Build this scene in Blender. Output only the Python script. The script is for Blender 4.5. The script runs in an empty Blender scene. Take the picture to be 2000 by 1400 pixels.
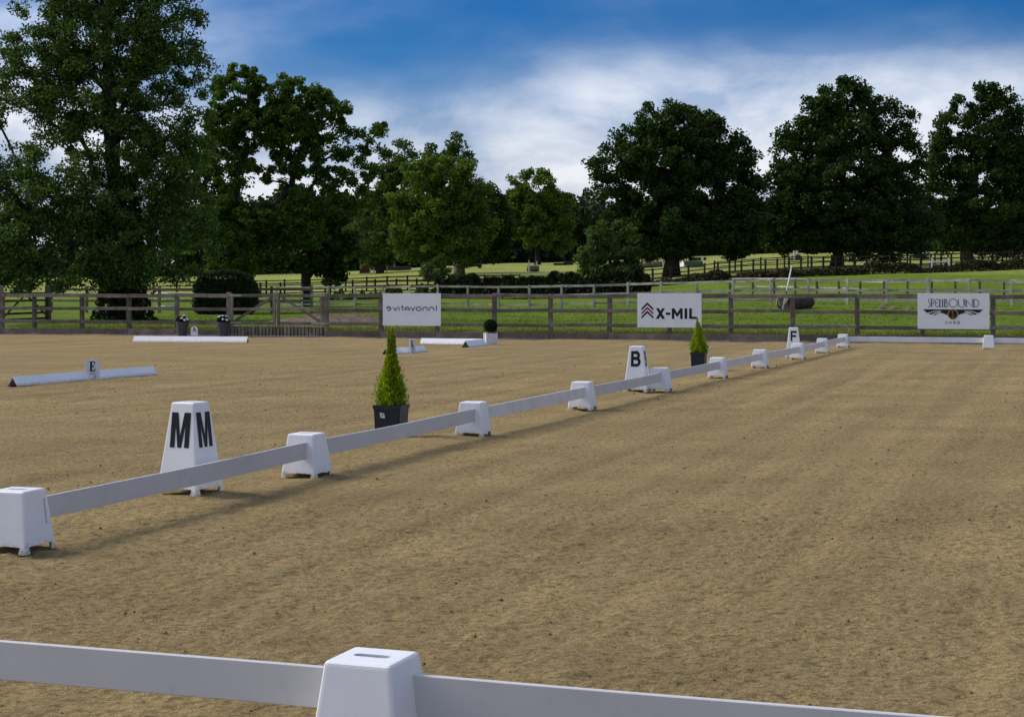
import bpy, bmesh, math, random
import numpy as np
from mathutils import Vector, Matrix

# ------------------------------------------------------------------ camera, sky, sun, exposure
sc = bpy.context.scene
COL = sc.collection
H, F, HZ = 1.55, 3220.0, 567.0          # eye height (m), focal length and horizon in photo pixels
cd = bpy.data.cameras.new('camera')
cam = bpy.data.objects.new('camera', cd)
COL.objects.link(cam)
cam.location = (0, 0, H)
cam.rotation_euler = (math.radians(90), 0, 0)
cd.sensor_width = 36.0
cd.lens = 36.0 * F / 2000.0
cd.shift_y = -(700.0 - HZ) / 2000.0
cd.clip_start = 0.1
cd.clip_end = 5000
sc.camera = cam

CLOUD_OFF = (1.2664829, -1.9897380, 0.0724298)
SUN_AZ = math.radians(-70)              # left of the view direction, behind the trees
SUN_EL = math.radians(39)
sd = bpy.data.lights.new('sun', 'SUN')
sd.energy = 2.0
sd.angle = math.radians(32)
sd.color = (1.0, 0.93, 0.82)
sun = bpy.data.objects.new('sun', sd)
COL.objects.link(sun)
sv = Vector((math.sin(SUN_AZ) * math.cos(SUN_EL), math.cos(SUN_AZ) * math.cos(SUN_EL), math.sin(SUN_EL)))
sun.rotation_euler = sv.to_track_quat('Z', 'Y').to_euler()
sun.location = (-30, 20, 40)

world = bpy.data.worlds.new('World')
sc.world = world
world.use_nodes = True
nt = world.node_tree
for n in list(nt.nodes):
    nt.nodes.remove(n)


def N(t, typ, **kw):
    n = t.nodes.new(typ)
    for k, v in kw.items():
        if k.startswith('i_'):
            n.inputs[k[2:].replace('_', ' ')].default_value = v
        else:
            setattr(n, k, v)
    return n


def L(t, a, ao, b, bi):
    t.links.new(a.outputs[ao], b.inputs[bi])


out = N(nt, 'ShaderNodeOutputWorld')
bg = N(nt, 'ShaderNodeBackground')
bg.inputs['Strength'].default_value = 0.15
sky = N(nt, 'ShaderNodeTexSky', sky_type='NISHITA', sun_disc=False)
sky.sun_elevation = SUN_EL
sky.sun_rotation = SUN_AZ
sky.altitude = 50
sky.air_density = 1.0
sky.dust_density = 0.3
sky.ozone_density = 4.0
tc = N(nt, 'ShaderNodeTexCoord')
sep = N(nt, 'ShaderNodeSeparateXYZ')
L(nt, tc, 'Generated', sep, 0)
hs = N(nt, 'ShaderNodeHueSaturation')
hs.inputs['Saturation'].default_value = 1.5
hs.inputs['Value'].default_value = 0.29
L(nt, sky, 0, hs, 'Color')
tint = N(nt, 'ShaderNodeMix', data_type='RGBA', blend_type='MULTIPLY')
tint.inputs['Factor'].default_value = 1.0
tint.inputs['B'].default_value = (0.50, 0.70, 0.98, 1)
L(nt, hs, 0, tint, 'A')
# broken cloud, lying in banks; brightened towards the unseen zenith for more ambient
mp = N(nt, 'ShaderNodeMapping')
mp.inputs['Location'].default_value = CLOUD_OFF
mp.inputs['Scale'].default_value = (1.0, 1.0, 3.0)
L(nt, tc, 'Generated', mp, 0)
n1 = N(nt, 'ShaderNodeTexNoise', i_Scale=2.6, i_Detail=7.0, i_Roughness=0.48, i_Distortion=0.2)
L(nt, mp, 0, n1, 'Vector')
el = N(nt, 'ShaderNodeMapRange')          # banks close up towards the horizon
el.inputs['From Min'].default_value = 0.065
el.inputs['From Max'].default_value = 0.185
el.inputs['To Min'].default_value = 0.36
el.inputs['To Max'].default_value = -0.07
L(nt, sep, 'Z', el, 'Value')
add = N(nt, 'ShaderNodeMath', operation='ADD')
L(nt, n1, 'Fac', add, 0)
L(nt, el, 0, add, 1)
cm = N(nt, 'ShaderNodeMapRange', interpolation_type='SMOOTHSTEP')
cm.inputs['From Min'].default_value = 0.33
cm.inputs['From Max'].default_value = 0.80
L(nt, add, 0, cm, 'Value')
mp2 = N(nt, 'ShaderNodeMapping')
mp2.inputs['Location'].default_value = (0.2, 2.0, 0.7)
mp2.inputs['Scale'].default_value = (1.0, 1.0, 2.1)
L(nt, tc, 'Generated', mp2, 0)
n2 = N(nt, 'ShaderNodeTexNoise', i_Scale=7.5, i_Detail=8.0, i_Roughness=0.56, i_Distortion=0.25)
L(nt, mp2, 0, n2, 'Vector')
cr = N(nt, 'ShaderNodeValToRGB')
cr.color_ramp.elements[0].position = 0.43
cr.color_ramp.elements[0].color = (1.35, 1.68, 2.3, 1)
cr.color_ramp.elements[1].position = 0.61
cr.color_ramp.elements[1].color = (3.1, 3.2, 3.42, 1)
L(nt, n2, 'Fac', cr, 0)
oc = N(nt, 'ShaderNodeMapRange')          # steeper than the overcast law, to raise the ambient light
oc.inputs['From Min'].default_value = 0.0
oc.inputs['From Max'].default_value = 1.0
oc.inputs['To Min'].default_value = 0.78
oc.inputs['To Max'].default_value = 4.5
L(nt, sep, 'Z', oc, 'Value')
cc = N(nt, 'ShaderNodeMix', data_type='RGBA', blend_type='MULTIPLY')
cc.inputs['Factor'].default_value = 1.0
L(nt, cr, 0, cc, 'A')
L(nt, oc, 0, cc, 'B')
mx = N(nt, 'ShaderNodeMix', data_type='RGBA')
L(nt, cm, 0, mx, 'Factor')
L(nt, tint, 'Result', mx, 'A')
L(nt, cc, 'Result', mx, 'B')
L(nt, mx, 'Result', bg, 'Color')
L(nt, bg, 0, out, 'Surface')

vs = sc.view_settings
vs.view_transform = 'Standard'
vs.look = 'None'
vs.exposure = 0.80
vs.gamma = 1.0
vs.use_curve_mapping = False
try:
    sc.cycles.use_denoising = True
    sc.cycles.denoiser = 'OPENIMAGEDENOISE'
    sc.cycles.denoising_input_passes = 'RGB_ALBEDO_NORMAL'
    sc.cycles.denoising_prefilter = 'NONE'
    sc.cycles.max_bounces = 8
    sc.cycles.transparent_max_bounces = 8
except Exception:
    pass

rng = np.random.default_rng(11)
random.seed(11)
U = np.array([0.324, 0.946])             # along the long line of blocks, away from the camera
Pv = np.array([0.946, -0.324])           # across the arena, to the right
U /= np.linalg.norm(U)
Pv = np.array([U[1], -U[0]])
FB = np.array([0.795, 51.2])             # a point on the arena fence


# ------------------------------------------------------------------ placing things
def vn(x, y, seed):
    xi = np.floor(x).astype(np.int64)
    yi = np.floor(y).astype(np.int64)
    fx = x - xi
    fy = y - yi
    fx = fx * fx * (3 - 2 * fx)
    fy = fy * fy * (3 - 2 * fy)

    def h(a, b):
        k = (a * 374761393 + b * 668265263 + seed * 974634777) & 0xffffffff
        k = ((k ^ (k >> 13)) * 1274126177) & 0xffffffff
        return ((k ^ (k >> 16)) & 0xffff) / 65535.0
    a = h(xi, yi)
    b = h(xi + 1, yi)
    c = h(xi, yi + 1)
    d = h(xi + 1, yi + 1)
    return (a * (1 - fx) + b * fx) * (1 - fy) + (c * (1 - fx) + d * fx) * fy - 0.5


SROW = np.array([-500, 0.0, 4, 10, 18, 30, 42, 62, 80, 108, 150, 210, 350, 1500.0])
ZL = np.array([0.16, 0.20, .25, .30, .34, .44, .60, 0.95, 1.25, 1.9, 2.9, 4.3, 7.0, 16])
ZM = np.array([0.16, 0.20, .25, .33, .40, .53, .66, 1.15, 1.65, 2.7, 4.3, 6.2, 9.0, 18])
ZR = np.array([0.16, 0.20, .30, .50, .62, .83, .92, 1.70, 2.55, 3.9, 5.4, 7.4, 10., 19])


def ground_z(X, Y):
    X = np.asarray(X, float)
    Y = np.asarray(Y, float)
    s = (X - FB[0]) * U[0] + (Y - FB[1]) * U[1]
    a = 1000 + F * X / np.maximum(Y, 20.0)
    zl, zm, zr = np.interp(s, SROW, ZL), np.interp(s, SROW, ZM), np.interp(s, SROW, ZR)
    w1 = np.clip((a - 450) / 500, 0, 1)
    w1 = w1 * w1 * (3 - 2 * w1)
    w2 = np.clip((a - 1000) / 600, 0, 1)
    w2 = w2 * w2 * (3 - 2 * w2)
    z = zl * (1 - w1) + (zm * (1 - w2) + zr * w2) * w1
    z = z + np.clip(s / 12, 0, 1) * (0.10 * vn(X / 6, Y / 6, 5) + 0.04 * vn(X / 1.7, Y / 1.7, 6))
    return np.where(s < 0.06, -0.15, z)


def gz(X, Y):
    return float(ground_z(np.array([X]), np.array([Y]))[0])


def P(px, py, d):
    return np.array([(px - 1000) * d / F, d, H + (HZ - py) * d / F])


def SA(px, py):                          # point on the flat sand
    d = H * F / (py - HZ)
    return np.array([(px - 1000) * d / F, d, 0.0])


def G(px, d):
    X = (px - 1000) * d / F
    return np.array([X, d, gz(X, d)])


def GD(px, py):                          # the paddock point behind a pixel
    best = None
    for d in np.arange(58, 330, 0.5):
        X = (px - 1000) * d / F
        q = HZ - (gz(X, d) - H) * F / d
        if q <= py:
            return d
    return 300.0


def fence_pt(px):                        # point of the arena fence line behind an image column
    k = (px - 1000) / F
    t = (FB[0] - k * FB[1]) / (k * Pv[1] - Pv[0])
    return FB + t * Pv


# ------------------------------------------------------------------ object helpers
def tag(o, label=None, cat=None, group=None, kind=None):
    if label:
        o['label'] = label
    if cat:
        o['category'] = cat
    if group:
        o['group'] = group
    if kind:
        o['kind'] = kind
    return o


def thing(name, label, cat, loc=(0, 0, 0), rz=0.0, group=None):
    o = bpy.data.objects.new(name, None)
    o.empty_display_size = 0.2
    COL.objects.link(o)
    o.location = tuple(float(v) for v in loc)
    o.rotation_euler = (0, 0, rz)
    return tag(o, label, cat, group)


def add_obj(name, me, mat, parent=None):
    if mat is not None and len(me.materials) == 0:
        me.materials.append(mat)
    o = bpy.data.objects.new(name, me)
    COL.objects.link(o)
    if parent is not None:
        o.parent = parent
    return o


def mesh(name, verts, faces, mat, parent=None, smooth=False, origin=None):
    v = np.asarray(verts, float)
    if origin is not None:
        v = v - np.asarray(origin, float)
    me = bpy.data.meshes.new(name)
    me.from_pydata(v.tolist(), [], [tuple(int(i) for i in f) for f in faces])
    if smooth:
        me.polygons.foreach_set('use_smooth', [True] * len(me.polygons))
    me.update()
    return add_obj(name, me, mat, parent)


def quads_mesh(name, V, nv, mat, parent=None):
    """V: (n*nv, 3) vertices, one face of nv corners each"""
    n = len(V) // nv
    me = bpy.data.meshes.new(name)
    me.vertices.add(len(V))
    me.vertices.foreach_set('co', np.ascontiguousarray(V, dtype=np.float32).ravel())
    me.loops.add(n * nv)
    me.loops.foreach_set('vertex_index', np.arange(n * nv, dtype=np.int32))
    me.polygons.add(n)
    me.polygons.foreach_set('loop_start', np.arange(0, n * nv, nv, dtype=np.int32))
    me.polygons.foreach_set('loop_total', np.full(n, nv, dtype=np.int32))
    me.update(calc_edges=True)
    me.validate()
    return add_obj(name, me, mat, parent)


BOXF = [(0, 1, 2, 3), (7, 6, 5, 4), (0, 4, 5, 1), (1, 5, 6, 2), (2, 6, 7, 3), (3, 7, 4, 0)]


def beam_v(a, b, w, h, side=None, jit=0.0):
    """box from a to b: w across (horizontal), h high; returns 8 verts"""
    a = np.asarray(a, float)
    b = np.asarray(b, float)
    d = b - a
    d /= np.linalg.norm(d)
    if side is None:
        up = np.array([0, 0, 1.0]) if abs(d[2]) < 0.9 else np.array([0, 1.0, 0])
        side = np.cross(d, up)
    side = np.asarray(side, float)
    side = side - d * side.dot(d)
    side /= np.linalg.norm(side)
    up = np.cross(side, d)
    V = []
    for c in (a, b):
        for sx, sz in ((-1, -1), (1, -1), (1, 1), (-1, 1)):
            j = np.array([random.uniform(-jit, jit) for _ in range(3)])
            V.append(c + side * sx * w / 2 + up * sz * h / 2 + j)
    return np.array(V)


def beam(name, a, b, w, h, mat, root, side=None, jit=0.0, bev=0.0):
    V = beam_v(a, b, w, h, side, jit)
    o = np.array(root.location) if root is not None else np.zeros(3)
    me = bpy.data.meshes.new(name)
    if bev > 0:
        bm = bmesh.new()
        vs_ = [bm.verts.new(v - o) for v in V]
        for f in BOXF:
            bm.faces.new([vs_[i] for i in f])
        bmesh.ops.recalc_face_normals(bm, faces=bm.faces)
        bmesh.ops.bevel(bm, geom=bm.edges[:], offset=bev, segments=1, affect='EDGES', profile=0.5)
        bm.to_mesh(me)
        bm.free()
    else:
        me.from_pydata((V - o).tolist(), [], BOXF)
    me.update()
    ob = add_obj(name, me, mat, root)
    return ob


def lathe(name, prof, mat, parent, n=20, loc=(0, 0, 0)):
    V, Fc = [], []
    for i in range(n):
        a = 2 * math.pi * i / n
        for r, z in prof:
            V.append((loc[0] + r * math.cos(a), loc[1] + r * math.sin(a), loc[2] + z))
    m = len(prof)
    for i in range(n):
        j = (i + 1) % n
        for k in range(m - 1):
            Fc.append((i * m + k, j * m + k, j * m + k + 1, i * m + k + 1))
    return mesh(name, V, Fc, mat, parent, smooth=True)


def tube(pts, rad, n=6):
    pts = np.asarray(pts, float)
    V, Fc = [], []
    m = len(pts)
    for i in range(m):
        d = pts[min(i + 1, m - 1)] - pts[max(i - 1, 0)]
        d /= np.linalg.norm(d) + 1e-9
        ref = np.array([1.0, 0, 0]) if abs(d[0]) < 0.8 else np.array([0, 1.0, 0])
        s = np.cross(d, ref)
        s /= np.linalg.norm(s)
        t = np.cross(d, s)
        for k in range(n):
            a = 2 * math.pi * k / n
            V.append(pts[i] + rad[i] * (math.cos(a) * s + math.sin(a) * t))
    for i in range(m - 1):
        for k in range(n):
            Fc.append((i * n + k, i * n + (k + 1) % n, (i + 1) * n + (k + 1) % n, (i + 1) * n + k))
    Fc.append(tuple(range(n - 1, -1, -1)))
    Fc.append(tuple((m - 1) * n + k for k in range(n)))
    return V, Fc


# ------------------------------------------------------------------ materials
def newmat(name, rough=0.8, spec=0.3):
    m = bpy.data.materials.new(name)
    m.use_nodes = True
    t = m.node_tree
    b = t.nodes['Principled BSDF']
    b.inputs['Roughness'].default_value = rough
    b.inputs['Specular IOR Level'].default_value = spec
    return m, t, b


def ramp(t, els):
    r = N(t, 'ShaderNodeValToRGB')
    while len(r.color_ramp.elements) > 2:
        r.color_ramp.elements.remove(r.color_ramp.elements[-1])
    for i, (p, c) in enumerate(els):
        e = r.color_ramp.elements[i] if i < 2 else r.color_ramp.elements.new(p)
        e.position = p
        e.color = (c[0], c[1], c[2], 1)
    return r


def pos(t, scale=(1, 1, 1)):
    g = N(t, 'ShaderNodeNewGeometry')
    m = N(t, 'ShaderNodeMapping')
    m.inputs['Scale'].default_value = scale
    L(t, g, 'Position', m, 0)
    return m


def mix(t, a, ao, b, bo, f, fo, mode='MIX', fac=None):
    m = N(t, 'ShaderNodeMix', data_type='RGBA', blend_type=mode)
    if fac is not None:
        m.inputs['Factor'].default_value = fac
    if f is not None:
        L(t, f, fo, m, 'Factor')
    for s, x, xo in (('A', a, ao), ('B', b, bo)):
        if isinstance(x, tuple):
            m.inputs[s].default_value = (x[0], x[1], x[2], 1)
        else:
            L(t, x, xo, m, s)
    return m


def plain(name, c, rough=0.5, spec=0.4, var=0.06, scale=9.0, dirt=None, bump=0.0):
    m, t, b = newmat(name, rough, spec)
    p = pos(t)
    n = N(t, 'ShaderNodeTexNoise', i_Scale=scale, i_Detail=5.0, i_Roughness=0.6)
    L(t, p, 0, n, 'Vector')
    lo = tuple(max(0, x * (1 - 2.2 * var)) for x in c)
    hi = tuple(x * (1 + var) for x in c)
    r = ramp(t, [(0.3, lo), (0.7, hi)])
    L(t, n, 'Fac', r, 0)
    src, so = r, 0
    if dirt:
        n2_ = N(t, 'ShaderNodeTexNoise', i_Scale=scale * 2.3, i_Detail=7.0, i_Roughness=0.7)
        L(t, p, 0, n2_, 'Vector')
        mr = N(t, 'ShaderNodeMapRange')
        mr.inputs['From Min'].default_value = 0.60
        mr.inputs['From Max'].default_value = 0.82
        L(t, n2_, 'Fac', mr, 'Value')
        mm = mix(t, r, 0, dirt, None, mr, 0)
        src, so = mm, 'Result'
    L(t, src, so, b, 'Base Color')
    if bump:
        bn = N(t, 'ShaderNodeBump', i_Strength=bump, i_Distance=0.01)
        L(t, n, 'Fac', bn, 'Height')
        L(t, bn, 0, b, 'Normal')
    return m


def wood(name, c0, c1, moss=None, mossamt=0.6, rough=0.85):
    m, t, b = newmat(name, rough, 0.2)
    p = pos(t, (3, 3, 14))
    n = N(t, 'ShaderNodeTexNoise', i_Scale=2.4, i_Detail=8.0, i_Roughness=0.7)
    L(t, p, 0, n, 'Vector')
    r = ramp(t, [(0.3, c0), (0.72, c1)])
    L(t, n, 'Fac', r, 0)
    p2 = pos(t)
    nb = N(t, 'ShaderNodeTexNoise', i_Scale=2.2, i_Detail=4.0, i_Roughness=0.6)
    L(t, p2, 0, nb, 'Vector')
    rb = ramp(t, [(0.3, (.6, .58, .56)), (0.7, (1.25, 1.22, 1.2))])
    L(t, nb, 'Fac', rb, 0)
    m1 = mix(t, r, 0, rb, 0, None, None, 'MULTIPLY', 1.0)
    oi = N(t, 'ShaderNodeObjectInfo')
    mo = N(t, 'ShaderNodeMapRange')
    mo.inputs['To Min'].default_value = 0.72
    mo.inputs['To Max'].default_value = 1.28
    L(t, oi, 'Random', mo, 'Value')
    m2 = mix(t, m1, 'Result', mo, 0, None, None, 'MULTIPLY', 1.0)
    src = m2
    if moss:
        nm = N(t, 'ShaderNodeTexNoise', i_Scale=6.0, i_Detail=6.0, i_Roughness=0.65)
        L(t, p2, 0, nm, 'Vector')
        mr = N(t, 'ShaderNodeMapRange')
        mr.inputs['From Min'].default_value = 1 - mossamt
        mr.inputs['From Max'].default_value = 1 - mossamt + 0.2
        L(t, nm, 'Fac', mr, 'Value')
        src = mix(t, m2, 'Result', moss, None, mr, 0)
    L(t, src, 'Result', b, 'Base Color')
    bn = N(t, 'ShaderNodeBump', i_Strength=0.5, i_Distance=0.01)
    L(t, n, 'Fac', bn, 'Height')
    L(t, bn, 0, b, 'Normal')
    return m


def leafmat(name, c0, c1, c2, trans=0.3, rare=None, rough=0.5):
    """leaves differ one from another; some light passes through"""
    m, t, b = newmat(name, max(rough, .6), 0.14)
    g = N(t, 'ShaderNodeNewGeometry')
    els = [(0.0, c0), (0.55, c1), (0.97, c2)]
    if rare:
        els.append((1.0, rare))
    r = ramp(t, els)
    L(t, g, 'Random Per Island', r, 0)
    p = pos(t)
    n = N(t, 'ShaderNodeTexNoise', i_Scale=0.8, i_Detail=3.0)
    L(t, p, 0, n, 'Vector')
    rb = ramp(t, [(0.3, (.72, .76, .75)), (0.7, (1.25, 1.2, 1.1))])
    L(t, n, 'Fac', rb, 0)
    m1 = mix(t, r, 0, rb, 0, None, None, 'MULTIPLY', 1.0)
    L(t, m1, 'Result', b, 'Base Color')
    tr = N(t, 'ShaderNodeBsdfTranslucent')
    m2 = mix(t, m1, 'Result', (1.25, 1.35, 0.6), None, None, None, 'MULTIPLY', 1.0)
    L(t, m2, 'Result', tr, 'Color')
    ms = N(t, 'ShaderNodeMixShader')
    ms.inputs[0].default_value = trans
    L(t, b, 0, ms, 1)
    L(t, tr, 0, ms, 2)
    L(t, ms, 0, t.nodes['Material Output'], 'Surface')
    return m


M = {}
M['block'] = plain('white_plastic', (.88, .875, .87), 0.42, 0.4, 0.02, 5.0, dirt=(.62, .58, .52))
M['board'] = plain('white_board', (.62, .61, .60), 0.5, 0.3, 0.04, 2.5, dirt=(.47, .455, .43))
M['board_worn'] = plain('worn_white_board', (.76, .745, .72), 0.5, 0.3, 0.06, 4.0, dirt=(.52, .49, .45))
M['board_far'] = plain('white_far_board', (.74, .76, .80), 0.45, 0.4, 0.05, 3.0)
M['black'] = plain('black_print', (.012, .012, .014), 0.5, 0.3, 0.1)
M['sign'] = plain('white_sign', (.84, .845, .86), 0.4, 0.4, 0.02, 3.0)
M['red'] = plain('red_print', (.33, .03, .035), 0.5, 0.3, 0.05)
M['gold'] = plain('gold_print', (.42, .27, .07), 0.5, 0.4, 0.05)
M['grey_print'] = plain('grey_print', (.10, .09, .085), 0.5, 0.3, 0.05)
M['pale_print'] = plain('pale_print', (.38, .38, .39), 0.5, 0.3, 0.05)
M['fence'] = wood('weathered_fence', (0.105, 0.090, 0.070), (0.267, 0.239, 0.190), (.07, .075, .03), 0.40)
M['fence_post'] = wood('weathered_post', (0.126, 0.106, 0.085), (0.246, 0.212, 0.176), (.06, .06, .03), 0.33)
M['kick'] = wood('kickboard', (0.120, 0.098, 0.078), (0.231, 0.196, 0.158))
M['kick_low'] = wood('concrete_base', (.20, .195, .185), (.36, .35, .34))
M['mossy'] = wood('mossy_rail', (.14, .12, .075), (.32, .28, .20), (.20, .18, .04), 0.55)
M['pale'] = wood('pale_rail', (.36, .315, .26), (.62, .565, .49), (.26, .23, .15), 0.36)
M['brown'] = wood('brown_post', (.09, .065, .05), (.17, .13, .105))
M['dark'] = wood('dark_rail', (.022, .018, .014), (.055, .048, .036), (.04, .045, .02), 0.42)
M['log'] = wood('old_log', (.13, .10, .07), (.30, .24, .17), (.09, .10, .04), 0.45)
M['log_brown'] = wood('brown_log', (.065, .045, .028), (.17, .125, .08), (.08, .085, .03), 0.45)
M['rust'] = wood('rusty_gate', (.06, .035, .025), (.13, .075, .05))
M['metal'] = plain('galvanised', (.32, .34, .36), 0.4, 0.6, 0.08)
M['whitepaint'] = plain('white_paint', (.74, .75, .76), 0.5, 0.4, 0.05)
M['pot'] = plain('charcoal_pot', (.018, .022, .032), 0.5, 0.4, 0.12, 12)
M['pot_grey'] = plain('grey_pot', (.075, .07, .08), 0.6, 0.4, 0.12, 12)
M['terracotta'] = plain('terracotta', (.30, .10, .055), 0.8, 0.2, 0.1)
M['redflag'] = plain('red_flag', (.65, .04, .05), 0.6, 0.3, 0.05)
M['greenwrap'] = plain('green_wrap', (.02, .10, .06), 0.6, 0.3, 0.05)
M['brickred'] = wood('brown_wall', (.07, .035, .028), (.14, .075, .06))
M['roofgreen'] = wood('green_boards', (.02, .035, .018), (.05, .07, .035))
M['bark'] = wood('bark', (.022, .018, .013), (.062, .052, .038), (.035, .045, .02), 0.42)
M['bark_pale'] = wood('pale_bark', (.10, .09, .065), (.24, .215, .165), (.08, .09, .05), 0.38)
M['bark_mid'] = wood('mid_bark', (.06, .045, .035), (.14, .11, .085))
M['leaf_ash'] = leafmat('leaf_ash', (0.0378, 0.0757, 0.0156), (0.0719, 0.1269, 0.0226), (0.1607, 0.2353, 0.0478), 0.24, None, 0.42)
M['leaf_oak'] = leafmat('leaf_oak', (0.0330, 0.0712, 0.0110), (0.0638, 0.1224, 0.0147), (0.1749, 0.2337, 0.0269), 0.30, None, 0.5)
M['leaf_dark'] = leafmat('leaf_dark', (0.0132, 0.0348, 0.0054), (0.0278, 0.0630, 0.0085), (0.0610, 0.1027, 0.0141), 0.20, (.11, .060, .012), 0.5)
M['leaf_lime'] = leafmat('leaf_lime', (0.0526, 0.0925, 0.0119), (0.0894, 0.1493, 0.0183), (0.1643, 0.2241, 0.0292), 0.32, None, 0.5)
M['leaf_far'] = leafmat('leaf_far', (0.0342, 0.0654, 0.0140), (0.0654, 0.1096, 0.0216), (0.1168, 0.1680, 0.0324), 0.25, None, 0.6)
M['leaf_wood'] = leafmat('leaf_wood', (0.0107, 0.0228, 0.0090), (0.0226, 0.0414, 0.0146), (0.0499, 0.0684, 0.0225), 0.15, None, 0.7)
M['leaf_hedge'] = leafmat('leaf_hedge', (0.0082, 0.0136, 0.0064), (0.0191, 0.0282, 0.0091), (0.0455, 0.0500, 0.0146), 0.15, (.09, .065, .02), 0.6)
M['leaf_weed'] = leafmat('leaf_weed', (.020, .022, .009), (.042, .040, .016), (.085, .075, .030), 0.15, (.15, .11, .04), 0.6)
M['leaf_clip'] = leafmat('leaf_clip', (0.0140, 0.0260, 0.0120), (0.0280, 0.0480, 0.0160), (0.0600, 0.0800, 0.0240), 0.12, None, 0.6)
M['leaf_bush'] = leafmat('leaf_bush', (0.0361, 0.0647, 0.0150), (0.0663, 0.1094, 0.0247), (0.1265, 0.1799, 0.0440), 0.28, None, 0.5)
M['leaf_cypress'] = leafmat('leaf_cypress', (0.1187, 0.1861, 0.0100), (0.2589, 0.3475, 0.0149), (0.4531, 0.5212, 0.0372), 0.35, None, 0.55)
M['leaf_box'] = leafmat('leaf_box', (.008, .020, .006), (.017, .036, .010), (.035, .058, .018), 0.15, None, 0.5)
M['grass_blade'] = leafmat('grass_blade', (0.0980, 0.1658, 0.0146), (0.1400, 0.2163, 0.0202), (0.2100, 0.2596, 0.0358), 0.30, (.26, .20, .09), 0.6)
M['straw'] = leafmat('straw', (.12, .12, .030), (.20, .18, .055), (.30, .25, .10), 0.2, None, 0.7)
M['petal'] = plain('white_petal', (.80, .80, .78), 0.6, 0.3, 0.05)

def splash(mat, col, top):
    t = mat.node_tree
    b = t.nodes['Principled BSDF']
    lk = b.inputs['Base Color'].links[0]
    src, so = lk.from_node, lk.from_socket.name
    g_ = N(t, 'ShaderNodeNewGeometry')
    s_ = N(t, 'ShaderNodeSeparateXYZ')
    L(t, g_, 'Position', s_, 0)
    n_ = N(t, 'ShaderNodeTexNoise', i_Scale=38.0, i_Detail=6.0, i_Roughness=0.75)
    L(t, g_, 'Position', n_, 'Vector')
    r_ = N(t, 'ShaderNodeMapRange')
    r_.inputs['From Max'].default_value = top
    r_.inputs['To Min'].default_value = 0.26
    r_.inputs['To Max'].default_value = -0.12
    L(t, s_, 'Z', r_, 'Value')
    a_ = N(t, 'ShaderNodeMath', operation='ADD')
    L(t, n_, 'Fac', a_, 0)
    L(t, r_, 0, a_, 1)
    q_ = N(t, 'ShaderNodeMapRange')
    q_.inputs['From Min'].default_value = 0.58
    q_.inputs['From Max'].default_value = 0.72
    q_.inputs['To Max'].default_value = 0.75
    L(t, a_, 0, q_, 'Value')
    m_ = N(t, 'ShaderNodeMix', data_type='RGBA')
    L(t, q_, 0, m_, 'Factor')
    t.links.new(src.outputs[so], m_.inputs['A'])
    m_.inputs['B'].default_value = (*col, 1)
    L(t, m_, 'Result', b, 'Base Color')


splash(M['block'], (.42, .33, .20), .10)
splash(M['pot'], (.20, .16, .10), .10)
splash(M['board'], (.40, .35, .27), .20)
splash(M['board_worn'], (.42, .36, .27), .22)
# sand
m, t, b = newmat('sand', 0.95, 0.12)
p = pos(t)
p.inputs['Rotation'].default_value = (0, 0, math.radians(14))
p.inputs['Scale'].default_value = (0.75, 1.25, 1)
na = N(t, 'ShaderNodeTexNoise', i_Scale=26.0, i_Detail=5.0, i_Roughness=0.62)
L(t, p, 0, na, 'Vector')
ra = ramp(t, [(0.27, (.172, .120, .047)), (0.47, (.345, .250, .112)), (0.72, (.455, .340, .163))])
L(t, na, 'Fac', ra, 0)
nb = N(t, 'ShaderNodeTexNoise', i_Scale=0.55, i_Detail=5.0, i_Roughness=0.6)
L(t, p, 0, nb, 'Vector')
rb = ramp(t, [(0.32, (.84, .84, .84)), (0.68, (1.13, 1.12, 1.10))])
L(t, nb, 'Fac', rb, 0)
m0 = mix(t, ra, 0, rb, 0, None, None, 'MULTIPLY', 1.0)
pt = pos(t)                               # harrow tracks run along the arena
pt.vector_type = 'TEXTURE'
pt.inputs['Rotation'].default_value = (0, 0, -math.atan2(0.324, 0.946))
pt.inputs['Scale'].default_value = (0.42, 16.0, 1)
nt1 = N(t, 'ShaderNodeTexNoise', i_Scale=1.0, i_Detail=4.0, i_Roughness=0.6)
L(t, pt, 0, nt1, 'Vector')
rt1 = ramp(t, [(0.34, (.86, .855, .85)), (0.64, (1.10, 1.10, 1.09))])
L(t, nt1, 'Fac', rt1, 0)
m1 = mix(t, m0, 'Result', rt1, 0, None, None, 'MULTIPLY', 1.0)
nc = N(t, 'ShaderNodeTexNoise', i_Scale=30.0, i_Detail=5.0, i_Roughness=0.7)
L(t, p, 0, nc, 'Vector')
mr = N(t, 'ShaderNodeMapRange')
mr.inputs['From Min'].default_value = 0.56
mr.inputs['From Max'].default_value = 0.67
mr.inputs['To Max'].default_value = 0.78
L(t, nc, 'Fac', mr, 'Value')
m2 = mix(t, m1, 'Result', (.125, .085, .036), None, mr, 0)  # dark flecks painted in as the small shadows of pits in the sand
L(t, m2, 'Result', b, 'Base Color')
nd = N(t, 'ShaderNodeTexNoise', i_Scale=60.0, i_Detail=6.0, i_Roughness=0.7)
L(t, p, 0, nd, 'Vector')
ad = N(t, 'ShaderNodeMath', operation='MULTIPLY_ADD')
ad.inputs[1].default_value = 0.25
L(t, nd, 'Fac', ad, 0)
L(t, na, 'Fac', ad, 2)
bn = N(t, 'ShaderNodeBump', i_Strength=1.0, i_Distance=0.05)
L(t, ad, 0, bn, 'Height')
L(t, bn, 0, b, 'Normal')
M['sand'] = m
M['clod'] = plain('sand_clod', (.20, .145, .068), 0.95, 0.1, 0.25, 30.0)

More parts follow.
